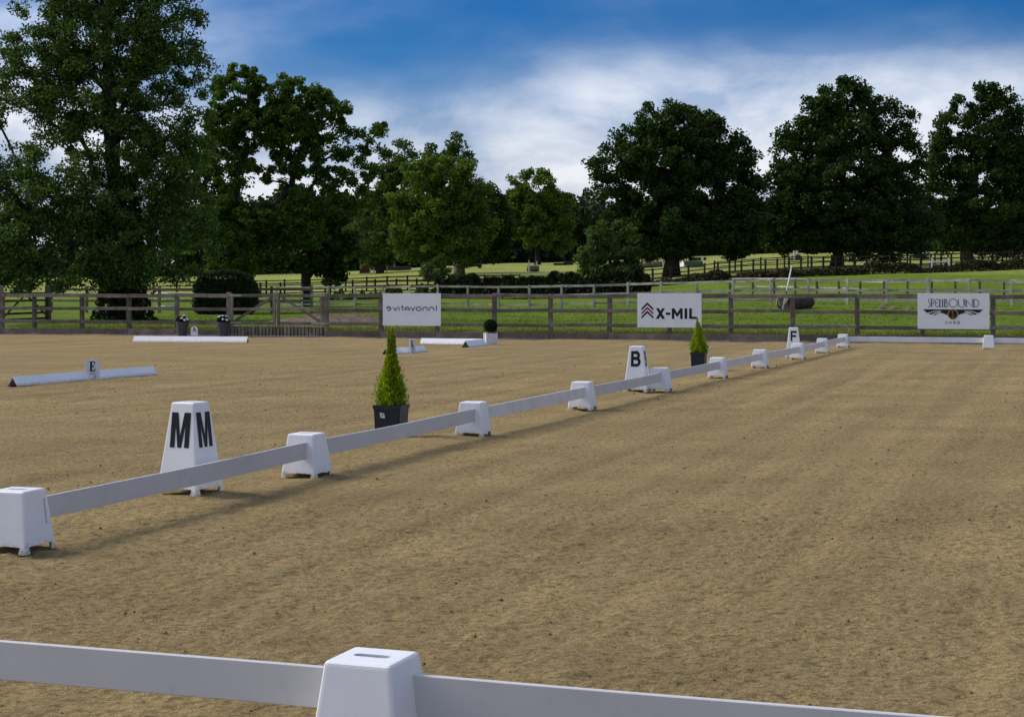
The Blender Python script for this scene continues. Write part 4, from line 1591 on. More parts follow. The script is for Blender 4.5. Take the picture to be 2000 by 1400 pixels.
def board(label, a, b_, mat='board', inset=.06, off=0.05, z=.228, hh=.138, group='white boards between the arena blocks', sag=0.0):
    a, b_ = np.asarray(a), np.asarray(b_)
    dv = (b_ - a) / np.linalg.norm(b_ - a)
    rn = np.array([dv[1], -dv[0]])
    a2 = a + dv * inset + rn * off
    b2 = b_ - dv * inset + rn * off
    m_ = 8
    V = []
    for k in range(m_ + 1):
        f = k / m_
        q = a2 + (b2 - a2) * f + rn * (0.006 * math.sin(f * 9 + a[0]))
        zz = z - sag * 4 * f * (1 - f)
        for sx, sz in ((-1, -1), (1, -1), (1, 1), (-1, 1)):
            V.append((*(q + rn * sx * .011), zz + sz * hh / 2))
    Fc = []
    for k in range(m_):
        for c_ in range(4):
            Fc.append((k * 4 + c_, k * 4 + (c_ + 1) % 4, (k + 1) * 4 + (c_ + 1) % 4, (k + 1) * 4 + c_))
    Fc += [(3, 2, 1, 0), tuple(m_ * 4 + c_ for c_ in range(4))]
    org = np.array([*((a + b_) / 2), 0])
    o = mesh('arena_board', V, Fc, M[mat], None, False, org)
    o.location = tuple(org)
    bv = o.modifiers.new('edge', 'BEVEL')
    bv.width = .003
    bv.segments = 1
    return tag(o, label, 'board', group)


ORD = ['white board running past the letter M marker from the left edge',
       'white board in front of the nearer potted conifer',
       'white board right of the nearer potted conifer, over open sand',
       'white board crossing the foot of the letter B marker',
       'white board in front of the farther potted conifer',
       'white board just right of the farther potted conifer',
       'white board leading up to the letter F marker',
       'short-looking white board just beyond the letter F marker',
       'last white board of the long line, reaching the far corner block']
for i in range(9):
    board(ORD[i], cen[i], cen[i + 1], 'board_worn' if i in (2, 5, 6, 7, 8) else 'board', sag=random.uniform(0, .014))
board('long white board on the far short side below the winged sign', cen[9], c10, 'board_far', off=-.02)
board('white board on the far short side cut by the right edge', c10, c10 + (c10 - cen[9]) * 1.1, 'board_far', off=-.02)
board('nearest white board at the bottom left, left of the nearest block', near - Pv * 3.7 + U * .02, near, off=-.045, z=.232)
board('nearest white board at the bottom right, right of the nearest block', near, near + Pv * 3.7, off=-.045, z=.232)

def ribs(lines, w, sx=1.0):
    v_, f_ = ribbon([[(x * sx, y) for x, y in ln] for ln in lines], w)
    return [(v[0] / sx, v[1], v[2]) for v in v_], f_


GLYPH = {
    'M': ([(0, 0, 0), (.25, 0, 0), (.25, .62, 0), (.40, 0, 0), (.60, 0, 0), (.75, .62, 0), (.75, 0, 0), (1, 0, 0), (1, 1, 0), (.66, 1, 0), (.5, .34, 0), (.34, 1, 0), (0, 1, 0)],
          [(0, 1, 2, 11, 12), (2, 3, 10, 11), (3, 4, 10), (4, 5, 9, 10), (5, 6, 7, 8, 9)]),
    'B': ribs([[(.15, 0), (.15, 1)], [(.15, .91), (.56, .91)] + arc(.56, .725, .22, .185, 90, -90, 12) + [(.15, .54)],
               [(.15, .52), (.60, .52)] + arc(.60, .305, .26, .215, 90, -90, 12) + [(.15, .09)]], .19, .72),
    'F': ribs([[(.16, 0), (.16, 1)], [(.16, .90), (1.0, .90)], [(.16, .50), (.88, .50)]], .20, .72)}
mk = block_mesh('marker_body', .70, .205, .372, .05, .06)


def marker(ch, label, x, y, rz, lh, lw):
    T = thing('letter_marker', label, 'marker', (x, y, -.004), AZ + rz, 'tall white letter markers outside the line')
    b_ = add_obj('body', mk, None, T)
    so = b_.modifiers.new('wall', 'SOLIDIFY')
    so.thickness = .010
    so.offset = -1
    tv_, tf_ = GLYPH[ch]
    h, wt, wb = .70, .205, .372
    sl = math.atan2((wb - wt) / 2, h)
    for k in range(4):
        R = Matrix.Rotation(k * math.pi / 2, 3, 'Z')
        V = []
        for v in tv_:
            zz = .625 - lh + v[1] * lh
            wz = wb / 2 + (wt - wb) / 2 * zz / h
            V.append(R @ Vector(((v[0] - .5) * lw, -wz - .0025 - v[2], zz)))
        o = mesh('letter', [tuple(v) for v in V], tf_, M['black'], T)
    return T


def mpos(px, py):
    q = SA(px, py)
    o_ = 0.185 * (-U + Pv)
    return q[0] - o_[0], q[1] - o_[1]


x, y = mpos(390, 969)
marker('M', 'tall white marker with black letter M behind the left boards', x, y, -.10, .265, .175)
x, y = mpos(1262, 766)
marker('B', 'tall white marker with black letter B in the middle of the line', x, y, .06, .235, .155)
i_ = 7.22
dF = 9.67 + 3.877 * i_ + .2
xF = (1550 - 1000) * dF / F
marker('F', 'tall white marker with black letter F near the far corner', xF, dF, .16, .235, .14)


# ------------------------------------------------------------------ tent-shaped ground boards with letter plates
def tent(label, a, b_, w=.22, h=.155, mat='block'):
    a, b_ = np.asarray(a)[:2], np.asarray(b_)[:2]
    dv = (b_ - a) / np.linalg.norm(b_ - a)
    n_ = np.array([-dv[1], dv[0]])
    org = np.array([*((a + b_) / 2), 0])
    T = thing('ground_board', label, 'board', org, 0, 'tent-shaped white ground boards')
    for s in (-1, 1):
        V = []
        for q in (a, b_):
            V += [(*(q + n_ * s * w / 2), 0.0), (*(q + n_ * s * .002), h), (*(q + n_ * s * .002), h - .014), (*(q + n_ * s * (w / 2 - .016)), 0.0)]
        mesh('side_board', V, [(0, 1, 2, 3), (7, 6, 5, 4), (0, 4, 5, 1), (1, 5, 6, 2), (2, 6, 7, 3), (3, 7, 4, 0)], M[mat], T, False, org)
    V = []
    for e, q in ((0, a + dv * .03), (1, b_ - dv * .05)):
        o = len(V)
        for dd in (0, .015):
            V += [(*(q + dv * dd + n_ * (w / 2 - .03)), .01), (*(q + dv * dd - n_ * (w / 2 - .03)), .01), (*(q + dv * dd), h - .03)]
    mesh('end_web', V, [(0, 1, 2), (3, 5, 4), (6, 7, 8), (9, 11, 10)], M['brown'], T, False, org)
    return T


tent('white tent-shaped ground board carrying the letter E plate, at the left', SA(24, 754), SA(299, 731))
tent('white tent-shaped ground board in front of the two flower pots', SA(262, 667.0), SA(484, 668.5), .24, .17)
tent('white tent-shaped ground board behind the nearer conifer with the letter K plate', SA(752, 692.5), SA(827, 686.5))
tent('white ground board running along the fence to the box-ball planter', SA(823, 671.5), SA(941, 673.0), .24, .165)
tent('white ground board with open dark end pointing at the box-ball planter', SA(909, 678.5), SA(944, 674.8), .26, .18)


def plate(ch, label, base, ex, h=.30, w=.20, hole=True, lean=.10, mat='whitepaint', ridge=False):
    """arched plate hung over a ground board"""
    ex = np.array([*ex, 0.0])
    en = np.array([ex[1], -ex[0], 0.0])
    if en[1] > 0:
        en = -en
    ey = EZ * math.cos(lean) - en * math.sin(lean)
    base = np.asarray(base, float)
    T = thing('letter_plate', label, 'plate', base)
    outl = [(-w / 2, .0), (w / 2, .0), (w / 2, h - w / 2 * .8)] + arc(0, h - w / 2 * .8, w / 2, w / 2 * .8, 0, 180, 12)[1:]
    n_ = len(outl)
    V = [base + ex * x + ey * y for x, y in outl] + [base + ex * x + ey * y - en * .012 for x, y in outl]
    Fc = [tuple(range(n_)), tuple(range(2 * n_ - 1, n_ - 1, -1))] + [(i, i + n_, (i + 1) % n_ + n_, (i + 1) % n_) for i in range(n_)]
    mesh('plate', V, Fc, M[mat], T, False, base)
    # serif capitals from strokes
    S = {'A': ([[(.12, 0), (.5, 1)], [(.25, .38), (.68, .38)]], [[(.5, 1), (.88, 0)]], [[(0, 0), (.26, 0)], [(.70, 0), (1, 0)]]),
         'E': ([[(.2, 1), (.9, 1)], [(.2, 0), (.92, 0)], [(.3, .52), (.68, .52)]], [[(.28, 0), (.28, 1)]], [[(.05, 0), (.3, 0)], [(.05, 1), (.3, 1)], [(.90, .75), (.90, 1)], [(.92, 0), (.92, .27)], [(.68, .4), (.68, .64)]]),
         'K': ([[(.25, .45), (.85, 1)]], [[(.25, 0), (.25, 1)], [(.42, .58), (.88, 0)]], [[(.02, 0), (.48, 0)], [(.02, 1), (.48, 1)], [(.65, 1), (1, 1)], [(.68, 0), (1, 0)]])}[ch]
    lh, lw = h * .44, w * .52
    z0 = h * .43
    f = lambda ln: [(-lw / 2 + x * lw, z0 + y * lh) for x, y in ln]
    thin, thick, ser = ([f(q) for q in s_] for s_ in S)
    Vt, Ft = [], []
    for lines, wd, zz in ((thin, .016, .002), (thick, .034, .004), (ser, .014, .006)):
        v_, f_ = ribbon(lines, wd, zz)
        o = len(Vt)
        Vt += v_
        Ft += [tuple(i + o for i in x) for x in f_]
    on_plane('letter', Vt, Ft, base, ex, ey, en, M['black'], T, base)
    if hole:
        v_, f_ = ribbon([arc(0, h * .19, w * .27, h * .14, 0, 360, 20)], .016, .003)
        on_plane('grip_ring', v_, f_, base, ex, ey, en, M['pale_print'], T, base)
        for s in (-1, 1):
            beam('side_post', base + ex * s * (w / 2 + .012) + ey * .0, base + ex * s * (w / 2 + .012) + ey * h, .022, .03, M['whitepaint'], T, en)
    return T


q = SA(179, 741)
plate('E', 'white plate with letter E standing against its ground board', q + np.array([.05, -.15, 0]), np.array([.98, .20]), .36, .19)
q = SA(379.5, 661.5)
plate('A', 'small arched white plate with letter A between the flower pots', q + np.array([0, -.02, .10]), Pv, .30, .25, False, .0)
q = SA(807, 690)
plate('K', 'narrow white plate with letter K seen at an angle, right of the nearer conifer', q + np.array([0, -.06, 0]), np.array([.45, .89]), .36, .19)

# ------------------------------------------------------------------ pots and plants
def flower_pot(label, px, py, seed):
    q = SA(px, py)
    q[2] = 0.02
    T = thing('flower_pot', label, 'flower pot', q, 0, 'grey flower pots by the gate')
    prof = [(0.0, 0), (.125, 0), (.13, .01)]
    for k in range(9):
        r_ = .13 + .045 * k / 8
        prof += [(r_ + .004, .03 + k * .04), (r_, .05 + k * .04)]
    prof += [(.185, .40), (.19, .42), (.165, .42), (.16, .37), (0, .36)]
    lathe('pot', prof, M['pot_grey'], T, 22)
    T.scale = (1.15, 1.15, 1.15)
    C = rand_unit(700) * np.array([.19, .19, .15]) * (rng.random(700) ** .4)[:, None] + np.array([0, 0, .46])
    quads_mesh('leaves', leaf_quads(C, .035, .022), 4, M['leaf_box'], T)
    for k in range(20):
        a_ = random.uniform(0, 6.28)
        e_ = random.uniform(.05, 1.3)
        c_ = np.array([.20 * math.cos(a_) * math.cos(e_), .20 * math.sin(a_) * math.cos(e_), .46 + .16 * math.sin(e_)])
        V, Fc = [tuple(c_ + np.array([0, 0, .012]))], []
        n_ = c_ - np.array([0, 0, .42])
        n_ /= np.linalg.norm(n_)
        s_ = np.cross(n_, EZ)
        s_ /= np.linalg.norm(s_) + 1e-9
        t_ = np.cross(n_, s_)
        for m_ in range(10):
            r_ = .044 if m_ % 2 == 0 else .024
            V.append(tuple(c_ + r_ * (math.cos(m_ * .628) * s_ + math.sin(m_ * .628) * t_)))
        for m_ in range(10):
            Fc.append((0, 1 + m_, 1 + (m_ + 1) % 10))
        mesh('flower', V, Fc, M['petal'], T)
    return T


flower_pot('grey ribbed pot of white flowers farther from the gate', 356, 658.5, 1)
flower_pot('grey ribbed pot of white flowers beside the left gate post', 436, 659, 2)


def conifer(label, x, y, hp, wp, hc, wc, rz, tagged, spires, seed):
    T = thing('potted_conifer', label, 'potted plant', (x, y, 0), AZ + rz, 'golden conifers in charcoal pots')
    bm = bmesh.new()

    def ring(w_, z):
        return [bm.verts.new((sx * w_ / 2, sy * w_ / 2, z)) for sx, sy in ((-1, -1), (1, -1), (1, 1), (-1, 1))]
    rs = [ring(wp * .90, 0), ring(wp * .97, hp - .045), ring(wp * 1.04, hp - .042), ring(wp * 1.04, hp), ring(wp * .88, hp), ring(wp * .86, hp - .04)]
    bm.faces.new(rs[0][::-1])
    for a_, b_ in zip(rs[:-1], rs[1:]):
        for k in range(4):
            bm.faces.new((a_[k], a_[(k + 1) % 4], b_[(k + 1) % 4], b_[k]))
    bm.faces.new(rs[-1])
    bmesh.ops.recalc_face_normals(bm, faces=bm.faces)
    bmesh.ops.bevel(bm, geom=[e for e in bm.edges if e.calc_length() < .06 or abs((e.verts[0].co - e.verts[1].co).z) > .05], offset=.008, segments=2, affect='EDGES')
    me = bpy.data.meshes.new('pot')
    bm.to_mesh(me)
    bm.free()
    add_obj('pot', me, M['pot'], T)
    if tagged:
        V = [(-.045, -wp * .49, hp - .075), (.005, -wp * .49, hp - .085), (.015, -wp * .49, hp - .135), (-.035, -wp * .485, hp - .13)]
        V = [(v[0] - .03, v[1] - .006, v[2]) for v in V]
        mesh('price_tag', V + [(v[0], v[1] + .004, v[2]) for v in V], [(0, 1, 2, 3), (7, 6, 5, 4), (0, 4, 5, 1), (1, 5, 6, 2), (2, 6, 7, 3), (3, 7, 4, 0)], M['whitepaint'], T)
        vv_, ff_ = ribbon([arc(-.045, hp - .105, .012, .012, 0, 360, 10)], .006)
        mesh('tag_mark', [(v[0], -wp * .49 - .0085, v[1]) for v in vv_], ff_, M['grey_print'], T)
    r_ = np.random.default_rng(seed)
    v, f = tube([(0, 0, hp - .05), (0, 0, hp + hc * .8)], [.018, .004], 6)
    mesh('stem', v, f, M['bark_mid'], T, True)
    pts_, ax_ = [], []
    for (sx, sy, sh, sw, z0) in spires:
        n_ = int((7500 if tagged else 5000) * sh * sw)
        q_ = r_.random(n_) ** 1.15
        prof = np.interp(q_, [0, .06, .18, .32, .5, .7, .88, 1.0], [.72, .9, 1.0, .92, .70, .42, .20, .04])
        a_ = r_.random(n_) * 6.283
        rad = sw * wc / 2 * prof * (.35 + .75 * r_.random(n_) ** .7) * (1 + .22 * np.sin(a_ * 5 + q_ * 9)) * (1 + .13 * r_.normal(size=n_))
        pts_.append(np.stack([sx * wc + rad * np.cos(a_), sy * wc + rad * np.sin(a_), hp - .02 + (z0 + q_ * sh) * hc], -1))
        ax_.append(np.stack([np.cos(a_) * .45, np.sin(a_) * .45, np.full(n_, 1.0)], -1))
    C = np.concatenate(pts_)
    A_ = np.concatenate(ax_)
    A_ /= np.linalg.norm(A_, axis=1, keepdims=True)
    s_ = .024 * (.5 + .9 * r_.random(len(C)))
    quads_mesh('foliage', leaf_quads(C, s_, s_ * .22, A_, .70), 4, M['leaf_cypress'], T)
    return T


conifer('nearer golden conifer in a square charcoal pot, standing before the lower-case sign', -1.285, 17.55, .335, .30, .83, .28, .05, True,
        [(0, 0, .80, 1.0, 0), (.04, 0, 1.0, .42, 0), (-.10, .04, .72, .6, .05), (.16, -.08, .66, .55, .02), (-.18, -.12, .45, .6, 0), (.2, .14, .45, .6, 0), (0, -.2, .5, .7, 0),
         (.10, .05, .86, .3, .05), (-.26, .1, .36, .35, .05), (.3, -.1, .42, .3, .05), (.02, -.28, .55, .3, .1), (-.08, -.1, .88, .22, .08)], 5)
conifer('farther golden conifer in a square charcoal pot, standing before the chevron sign', 3.66, 32.3, .34, .28, .68, .31, .03, False,
        [(0, 0, .85, 1.0, 0), (-.1, 0, 1.0, .5, 0), (.1, .02, .6, .8, 0), (-.16, -.1, .62, .6, 0), (.16, -.1, .5, .6, 0)], 6)

# box ball in a panelled white planter
q = SA(958, 673)
T = thing('box_ball_planter', 'clipped round box ball in a white panelled cube planter by the fence', 'planter', q, .25)
pw_ = .33
for k in range(4):
    R = Matrix.Rotation(k * math.pi / 2, 3, 'Z')
    V = [R @ Vector(v) for v in ((-pw_ / 2 + .03, -pw_ / 2 + .015, .02), (pw_ / 2 - .03, -pw_ / 2 + .015, .02), (pw_ / 2 - .03, -pw_ / 2 + .015, .30), (-pw_ / 2 + .03, -pw_ / 2 + .015, .30),
                                 (-pw_ / 2 + .03, -pw_ / 2 + .03, .02), (pw_ / 2 - .03, -pw_ / 2 + .03, .02), (pw_ / 2 - .03, -pw_ / 2 + .03, .30), (-pw_ / 2 + .03, -pw_ / 2 + .03, .30))]
    mesh('side_panel', [tuple(v) for v in V], [(0, 1, 2, 3), (7, 6, 5, 4), (0, 4, 5, 1), (1, 5, 6, 2), (2, 6, 7, 3), (3, 7, 4, 0)], M['whitepaint'], T)
    c_ = R @ Vector((-pw_ / 2 + .02, -pw_ / 2 + .02, 0))
    V = [(c_.x + sx * .022, c_.y + sy * .022, z) for z in (0, .34) for sx, sy in ((-1, -1), (1, -1), (1, 1), (-1, 1))]
    mesh('corner_post', V, [(3, 2, 1, 0), (4, 5, 6, 7), (0, 1, 5, 4), (1, 2, 6, 5), (2, 3, 7, 6), (3, 0, 4, 7)], M['whitepaint'], T)
    V = [R @ Vector(v) for v in ((-pw_ / 2 + .04, -pw_ / 2 + .002, .285), (pw_ / 2 - .04, -pw_ / 2 + .002, .285), (pw_ / 2 - .04, -pw_ / 2 + .002, .325), (-pw_ / 2 + .04, -pw_ / 2 + .002, .325),
                                 (-pw_ / 2 + .04, -pw_ / 2 + .028, .285), (pw_ / 2 - .04, -pw_ / 2 + .028, .285), (pw_ / 2 - .04, -pw_ / 2 + .028, .325), (-pw_ / 2 + .04, -pw_ / 2 + .028, .325))]
    mesh('top_rail', [tuple(v) for v in V], [(0, 1, 2, 3), (7, 6, 5, 4), (0, 4, 5, 1), (1, 5, 6, 2), (2, 6, 7, 3), (3, 7, 4, 0)], M['whitepaint'], T)
lathe('inner_pot', [(0, .10), (.11, .10), (.14, .36), (.15, .365), (.15, .335), (.135, .335), (0, .33)], M['terracotta'], T, 18)
n = 6000
dq = rand_unit(n)
C = dq * np.array([.19, .19, .185]) * (.93 + .09 * rng.random(n))[:, None] + np.array([0, 0, .53])
quads_mesh('foliage', leaf_quads(C, .018, .012), 4, M['leaf_box'], T)
lathe('foliage_core', [(0, .36)] + [(.17 * math.sin(k * math.pi / 10), .53 - .17 * math.cos(k * math.pi / 10)) for k in range(1, 10)] + [(0, .70)], M['leaf_clip'], T, 16)

# ------------------------------------------------------------------ log, pole and cross-country jumps
def log_v(a, b_, r0, r1, n=14, rough=.06):
    a, b_ = np.asarray(a, float), np.asarray(b_, float)
    pts_ = [a + (b_ - a) * k / 7 + rng.normal(size=3) * .01 for k in range(8)]
    v, f = tube(pts_, [r0 + (r1 - r0) * k / 7 + random.uniform(-.02, .02) * r0 * 3 for k in range(8)], n)
    v = np.array(v)
    v += rng.normal(size=v.shape) * rough * r0 * .35
    return v, f


a = G(1532, 71)
b_ = G(1578, 73.5)
T = thing('fallen_log', 'thick cut log lying on the grass behind the fence, pale sawn end', 'log', a)
r_ = .36
v, f = log_v(a + [0, 0, r_ * .9], b_ + [0.05, 0, r_ * .72], r_, .27)
v = v + (vn(v[:, 0] * 9 + v[:, 2] * 7, v[:, 1] * 5 + v[:, 2] * 4, 81) * .10)[:, None] * np.array([.3, .6, 1.0])
mesh('trunk', v, f, M['log_brown'], T, False, a)
ee = (a - b_) / np.linalg.norm(a - b_)
v, f = log_v(a + [0, 0, r_ * .9] + ee * .03, a + [0, 0, r_ * .9] + ee * .0, r_ * .93, r_ * .93)
mesh('sawn_end', v, f, M['log'], T, False, a)
p0 = G(1528, 69.6)
p1 = P(1546, 521, 69.9)
T = thing('striped_pole', 'slim white pole leaning against the fallen log', 'pole', p0)
rod('shaft', p0, p1, .028, M['whitepaint'], T, 8)
pm = p0 + (p1 - p0) * .38
pm2 = p0 + (p1 - p0) * .46
rod('green_band', pm, pm2, .034, M['greenwrap'], T, 8)
pm = p0 + (p1 - p0) * .965
rod('tip', pm, p1 + (p1 - p0) * .01, .038, M['whitepaint'], T, 8)


def boxat(name, T, px, d, w, dep, z0, z1, mat, dx=0.0, dy=0.0, taper=0.0):
    g_ = np.array(T.location)
    x = (px - 1000) * d / F - g_[0] + dx
    y = d - g_[1] + dy
    V = []
    for z, k in ((z0, 1.0), (z1, 1.0 - taper)):
        for sx, sy in ((-1, -1), (1, -1), (1, 1), (-1, 1)):
            V.append((x + sx * w / 2 * (1.0 if taper and name == 'roof' else k), y + sy * dep / 2 * k, z))
    return mesh(name, V, [(3, 2, 1, 0), (4, 5, 6, 7), (0, 1, 5, 4), (1, 2, 6, 5), (2, 3, 7, 6), (3, 0, 4, 7)], mat, T)


def jump(name, label, px, py, cat='jump'):
    d = GD(px, py)
    g_ = G(px, d)
    return thing(name, label, cat, g_), d, F / d


# brush box with white post
T, d, s = jump('brush_jump', 'brown box jump topped with brushwood, left of the middle trees', 713, 535)
boxat('box', T, 713, d, 20 / s, 1.4, 0, 9 / s, M['brickred'])
C = rng.random((900, 3)) * np.array([19 / s, 1.3, 11 / s]) + np.array([-9.5 / s, -.65, 8 / s])
C[:, 2] -= (C[:, 0] / (9.5 / s)) ** 2 * 4 / s
quads_mesh('brush', leaf_quads(C, .16, .04, np.tile([0, 0, 1.0], (900, 1)), .6), 4, M['straw'], T)
boxat('flag_post', T, 724.5, d, .18, .18, 0, 22 / s, M['whitepaint'], dy=-.9)
T, d, s = jump('rail_jump', 'low dark rail jump with short grey posts beside the brush jump', 744, 532)
boxat('rail', T, 744, d, 24 / s, .3, 3 / s, 9 / s, M['dark'])
for px, hh_ in ((731, 22), (741, 16), (746, 16), (756, 22)):
    boxat('post', T, px, d, .16, .16, 0, hh_ / s, M['metal'], dy=-.3)
T, d, s = jump('bank_wall', 'long low brown wall left of the pale trunk', 780, 528.5, 'wall')
boxat('wall', T, 780, d, 46 / s, .5, 0, 6.5 / s, M['brickred'])
boxat('coping', T, 780, d, 47 / s, .6, 6.5 / s, 8 / s, M['brown'])
boxat('marker_post', T, 769.5, d, .2, .2, 0, 19 / s, M['metal'], dy=.7)
T, d, s = jump('log_box_jump', 'brown log-fronted jump with red flag, below the middle trees', 895, 531)
v, f = log_v((-10 / s, 0, 6.5 / s), (9 / s, .4, 6.5 / s), 5.5 / s, 5.5 / s)
mesh('log', v, f, M['log'], T, True)
boxat('flag_post', T, 887, d, .22, .12, 0, 21 / s, M['whitepaint'], dy=-.9)
boxat('red_flag', T, 886, d, .20, .14, 21 / s, 25 / s, M['redflag'], dy=-.9)
boxat('flag_post', T, 901.5, d, .16, .16, 0, 27 / s, M['metal'], dy=.9)
T, d, s = jump('dark_log_jump', 'dark log jump on legs right of the red-flag jump', 924, 524)
v, f = log_v((-17 / s, 0, 5 / s), (17 / s, .3, 6.5 / s), 3.0 / s, 2.4 / s)
mesh('log', v, f, M['dark'], T, True)
for px in (912, 936):
    boxat('support', T, px, d, .4, .5, 0, 4 / s, M['dark'])
boxat('marker_post', T, 939.5, d, .14, .14, 0, 16 / s, M['brown'], dy=.5)
T, d, s = jump('barrel_jump', 'brown barrel jump with white poles and a round red flag', 1041, 531)
v, f = log_v((-11 / s, 0, 6.5 / s), (11 / s, .5, 6.5 / s), 6 / s, 6 / s)
mesh('barrel', v, f, M['log'], T, True)
boxat('flag_post', T, 1033, d, .17, .12, 0, 21 / s, M['whitepaint'], dy=-1.0)
v, f = tube([(-8 / s, -1.02, 22.5 / s), (-8 / s, -1.12, 22.5 / s)], [1.9 / s, 1.9 / s], 10)
mesh('red_flag', v, f, M['redflag'], T)
boxat('flag_post', T, 1048.5, d, .17, .12, 0, 21 / s, M['whitepaint'], dy=.9)
T, d, s = jump('step_bank', 'dark timber-faced step cut into the rising field', 1107, 518, 'bank')
boxat('sleeper', T, 1100, d, 38 / s, .6, 0, 4 / s, M['dark'])
boxat('sleeper', T, 1113, d, 24 / s, .6, 4.2 / s, 8 / s, M['brickred'], dy=.7)
T, d, s = jump('board_wall', 'red-brown boarded wall jump beyond the left great oak', 1276, 504, 'wall')
for k in range(5):
    boxat('board', T, 1260 + k * 8, d, 7.6 / s, .3, 0, 8.5 / s, M['brickred'])
boxat('marker_post', T, 1256.5, d, .3, .3, 0, 6 / s, M['whitepaint'], dy=-.5)
T, d, s = jump('log_pile', 'pile of grey-brown logs left of the great oak trunk', 1268, 523, 'logs')
for k, (ax, az, ex_, rr_) in enumerate(((-27, 4, -8, 4.2), (-12, 5, 26, 5.5), (-4, 9, 25, 3.5), (-25, 10, -12, 2.6))):
    v, f = log_v((ax / s, k * .1, az / s), (ex_ / s, .3, (az + .5) / s), rr_ / s, rr_ / s * .9)
    mesh('log', v, f, M['log'], T, True)
boxat('marker_post', T, 1294.5, d, .13, .13, 0, 19 / s, M['whitepaint'], dy=-.8)
# roofed feeder
T, d, s = jump('roofed_jump', 'house-shaped jump with dark green roof and pale gable end', 1353, 522.5)
W2, D2, Hh = 34 / s, 1.7, 13 / s
V = [(-W2 / 2 + 2 / s, -D2 / 2, 0), (W2 / 2 + 3.5 / s, -D2 / 2, 0), (W2 / 2 + 1.5 / s, 0, Hh), (-W2 / 2 - 2 / s, 0, Hh), (-W2 / 2 + 2 / s, -D2 / 2 + .05, -.02), (W2 / 2 + 3.5 / s, -D2 / 2 + .05, -.02),
     (W2 / 2 + 1.5 / s, .05, Hh - .03), (-W2 / 2 - 2 / s, .05, Hh - .03)]
for k in range(5):
    f0, f1 = k / 5, (k + .94) / 5
    A0, A1, B0, B1 = (np.array(V[i]) for i in (0, 3, 1, 2))
    q = [A0 + (A1 - A0) * f0, B0 + (B1 - B0) * f0, B0 + (B1 - B0) * f1, A0 + (A1 - A0) * f1]
    q2 = [v + np.array([0, .05, -.01]) for v in q]
    mesh('roof_board', q + q2, [(0, 1, 2, 3), (7, 6, 5, 4), (0, 4, 5, 1), (1, 5, 6, 2), (2, 6, 7, 3), (3, 7, 4, 0)], M['roofgreen'], T)
mesh('gable_end', [(-W2 / 2 + 2 / s, -D2 / 2 + .06, 0), (-W2 / 2 - 2 / s, .06, Hh - .04), (-W2 / 2 - 14 / s, D2 / 2, 0), (-W2 / 2 + 2 / s, -D2 / 2 + .16, 0), (-W2 / 2 - 2 / s, .16, Hh - .04), (-W2 / 2 - 14 / s, D2 / 2 + .1, 0)],
     [(0, 1, 2), (5, 4, 3), (0, 3, 4, 1), (1, 4, 5, 2), (2, 5, 3, 0)], M['whitepaint'], T)
boxat('marker_post', T, 1334.5, d, .10, .10, 0, 19 / s, M['metal'], dy=-1.0)
T, d, s = jump('black_bench_jump', 'low black bench jump with white post beyond the roofed jump', 1362, 509)
boxat('bench', T, 1362, d, 34 / s, .8, 0, 6 / s, M['dark'])
boxat('marker_post', T, 1371, d, .25, .2, 0, 8 / s, M['whitepaint'], dy=-.6)
T, d, s = jump('grey_posts_jump', 'cluster of leaning grey posts at the wood edge', 1433, 501)
for px, hh_, ln in ((1421, 14, 0), (1428, 15, 0), (1437, 16, .6), (1444, 17, .5)):
    p0 = np.array([(px - 1433) / s, 0, 0]) + np.array(T.location)
    beam('post', p0, p0 + np.array([ln * .6, 0, hh_ / s]), .22, .22, M['metal'], T)
boxat('rail', T, 1425, d, 10 / s, .3, 0, 4 / s, M['dark'], dy=.4)
boxat('rail', T, 1441, d, 10 / s, .3, 0, 4 / s, M['dark'], dy=.4)
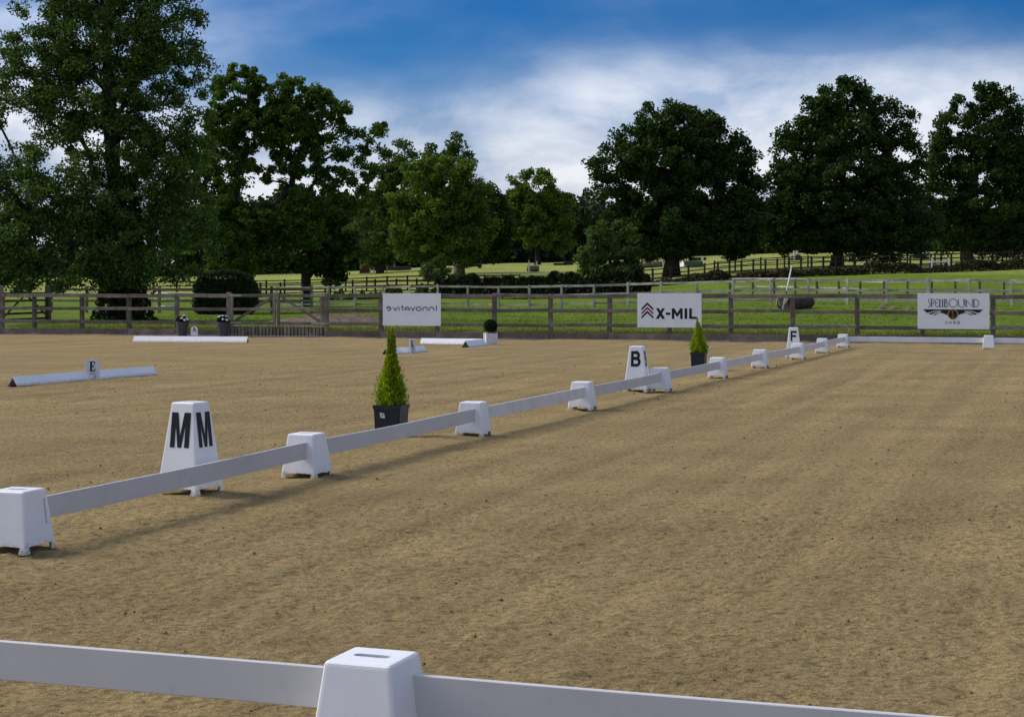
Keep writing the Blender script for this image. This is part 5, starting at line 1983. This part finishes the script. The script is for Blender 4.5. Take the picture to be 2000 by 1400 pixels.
# triangular ramp
T, d, s = jump('ramp_jump', 'brown wedge-shaped jump with two white posts in the mown field', 1554, 508.5)
boxat('ramp', T, 1555, d, 23 / s, 1.6, 0, 11 / s, M['brickred'], taper=.45)
boxat('flag_post', T, 1548.5, d, .22, .2, 0, 18 / s, M['whitepaint'], dy=-1.0)
boxat('flag_post', T, 1560, d, .18, .2, 0, 19 / s, M['whitepaint'], dy=1.0)
T, d, s = jump('tree_trunk_jump', 'pale fallen trunk jump with black uprights under the oaks', 1795, 506)
v, f = log_v((-15 / s, 0, 6.5 / s), (14 / s, 1.0, 2.5 / s), 3.2 / s, 2.2 / s)
mesh('log', v, f, M['bark_pale'], T, True)
v, f = log_v((-30 / s, 0, 1.5 / s), (-14 / s, .5, 2.0 / s), .9 / s, 1.0 / s)
mesh('branch', v, f, M['bark_pale'], T, True)
for px, hh_ in ((1782, 19), (1809, 16)):
    boxat('upright', T, px, d, .30, .3, 0, hh_ / s, M['metal'], dy=-.6)
boxat('block', T, 1803, d, 12 / s, .8, 0, 7 / s, M['dark'], dy=-.3)
T, d, s = jump('table_jump', 'white-topped rail jump on dark legs in front of the rightmost oak', 1833, 527)
boxat('top_rail', T, 1833, d, 34 / s, .35, 14 / s, 16.5 / s, M['whitepaint'])
boxat('leg', T, 1818, d, 4.5 / s, .5, 0, 14 / s, M['dark'])
boxat('leg', T, 1848, d, 4.5 / s, .5, 0, 14 / s, M['dark'])
boxat('flag_post', T, 1817, d, .10, .1, 0, 23 / s, M['whitepaint'], dy=-.5)
boxat('flag_post', T, 1850, d, .10, .1, 0, 23 / s, M['whitepaint'], dy=-.5)
v, f = log_v((-7 / s, .8, 7.5 / s), (14 / s, 1.0, 7.5 / s), 2.6 / s, 2.6 / s)
mesh('log', v, f, M['dark'], T, True)
# molehills on the grass
for k, (px, py) in enumerate(((1722, 605), (1746, 604), (1777, 605), (1728, 598))):
    d = GD(px, py)
    g_ = G(px, d)
    V, Fc = [], []
    nr_, na_ = 4, 10
    for i in range(nr_ + 1):
        for j in range(na_):
            a_ = j * 6.283 / na_
            r0 = .20 * i / nr_
            V.append((r0 * math.cos(a_) * 1.2, r0 * math.sin(a_), .13 * (1 - (i / nr_) ** 2) - .01 + random.uniform(-.012, .012)))
    for i in range(nr_):
        for j in range(na_):
            Fc.append((i * na_ + j, (i + 1) * na_ + j, (i + 1) * na_ + (j + 1) % na_, i * na_ + (j + 1) % na_))
    o = mesh('molehill', V, Fc, M['earth'], None, True)
    o.location = tuple(g_)
    tag(o, ['small brown molehill, leftmost of the front three left of the winged sign', 'small brown molehill, middle of the front three left of the winged sign',
            'small brown molehill nearest the winged sign', 'small brown molehill set behind the others at the pale fence'][k], 'molehill', 'molehills left of the winged sign')
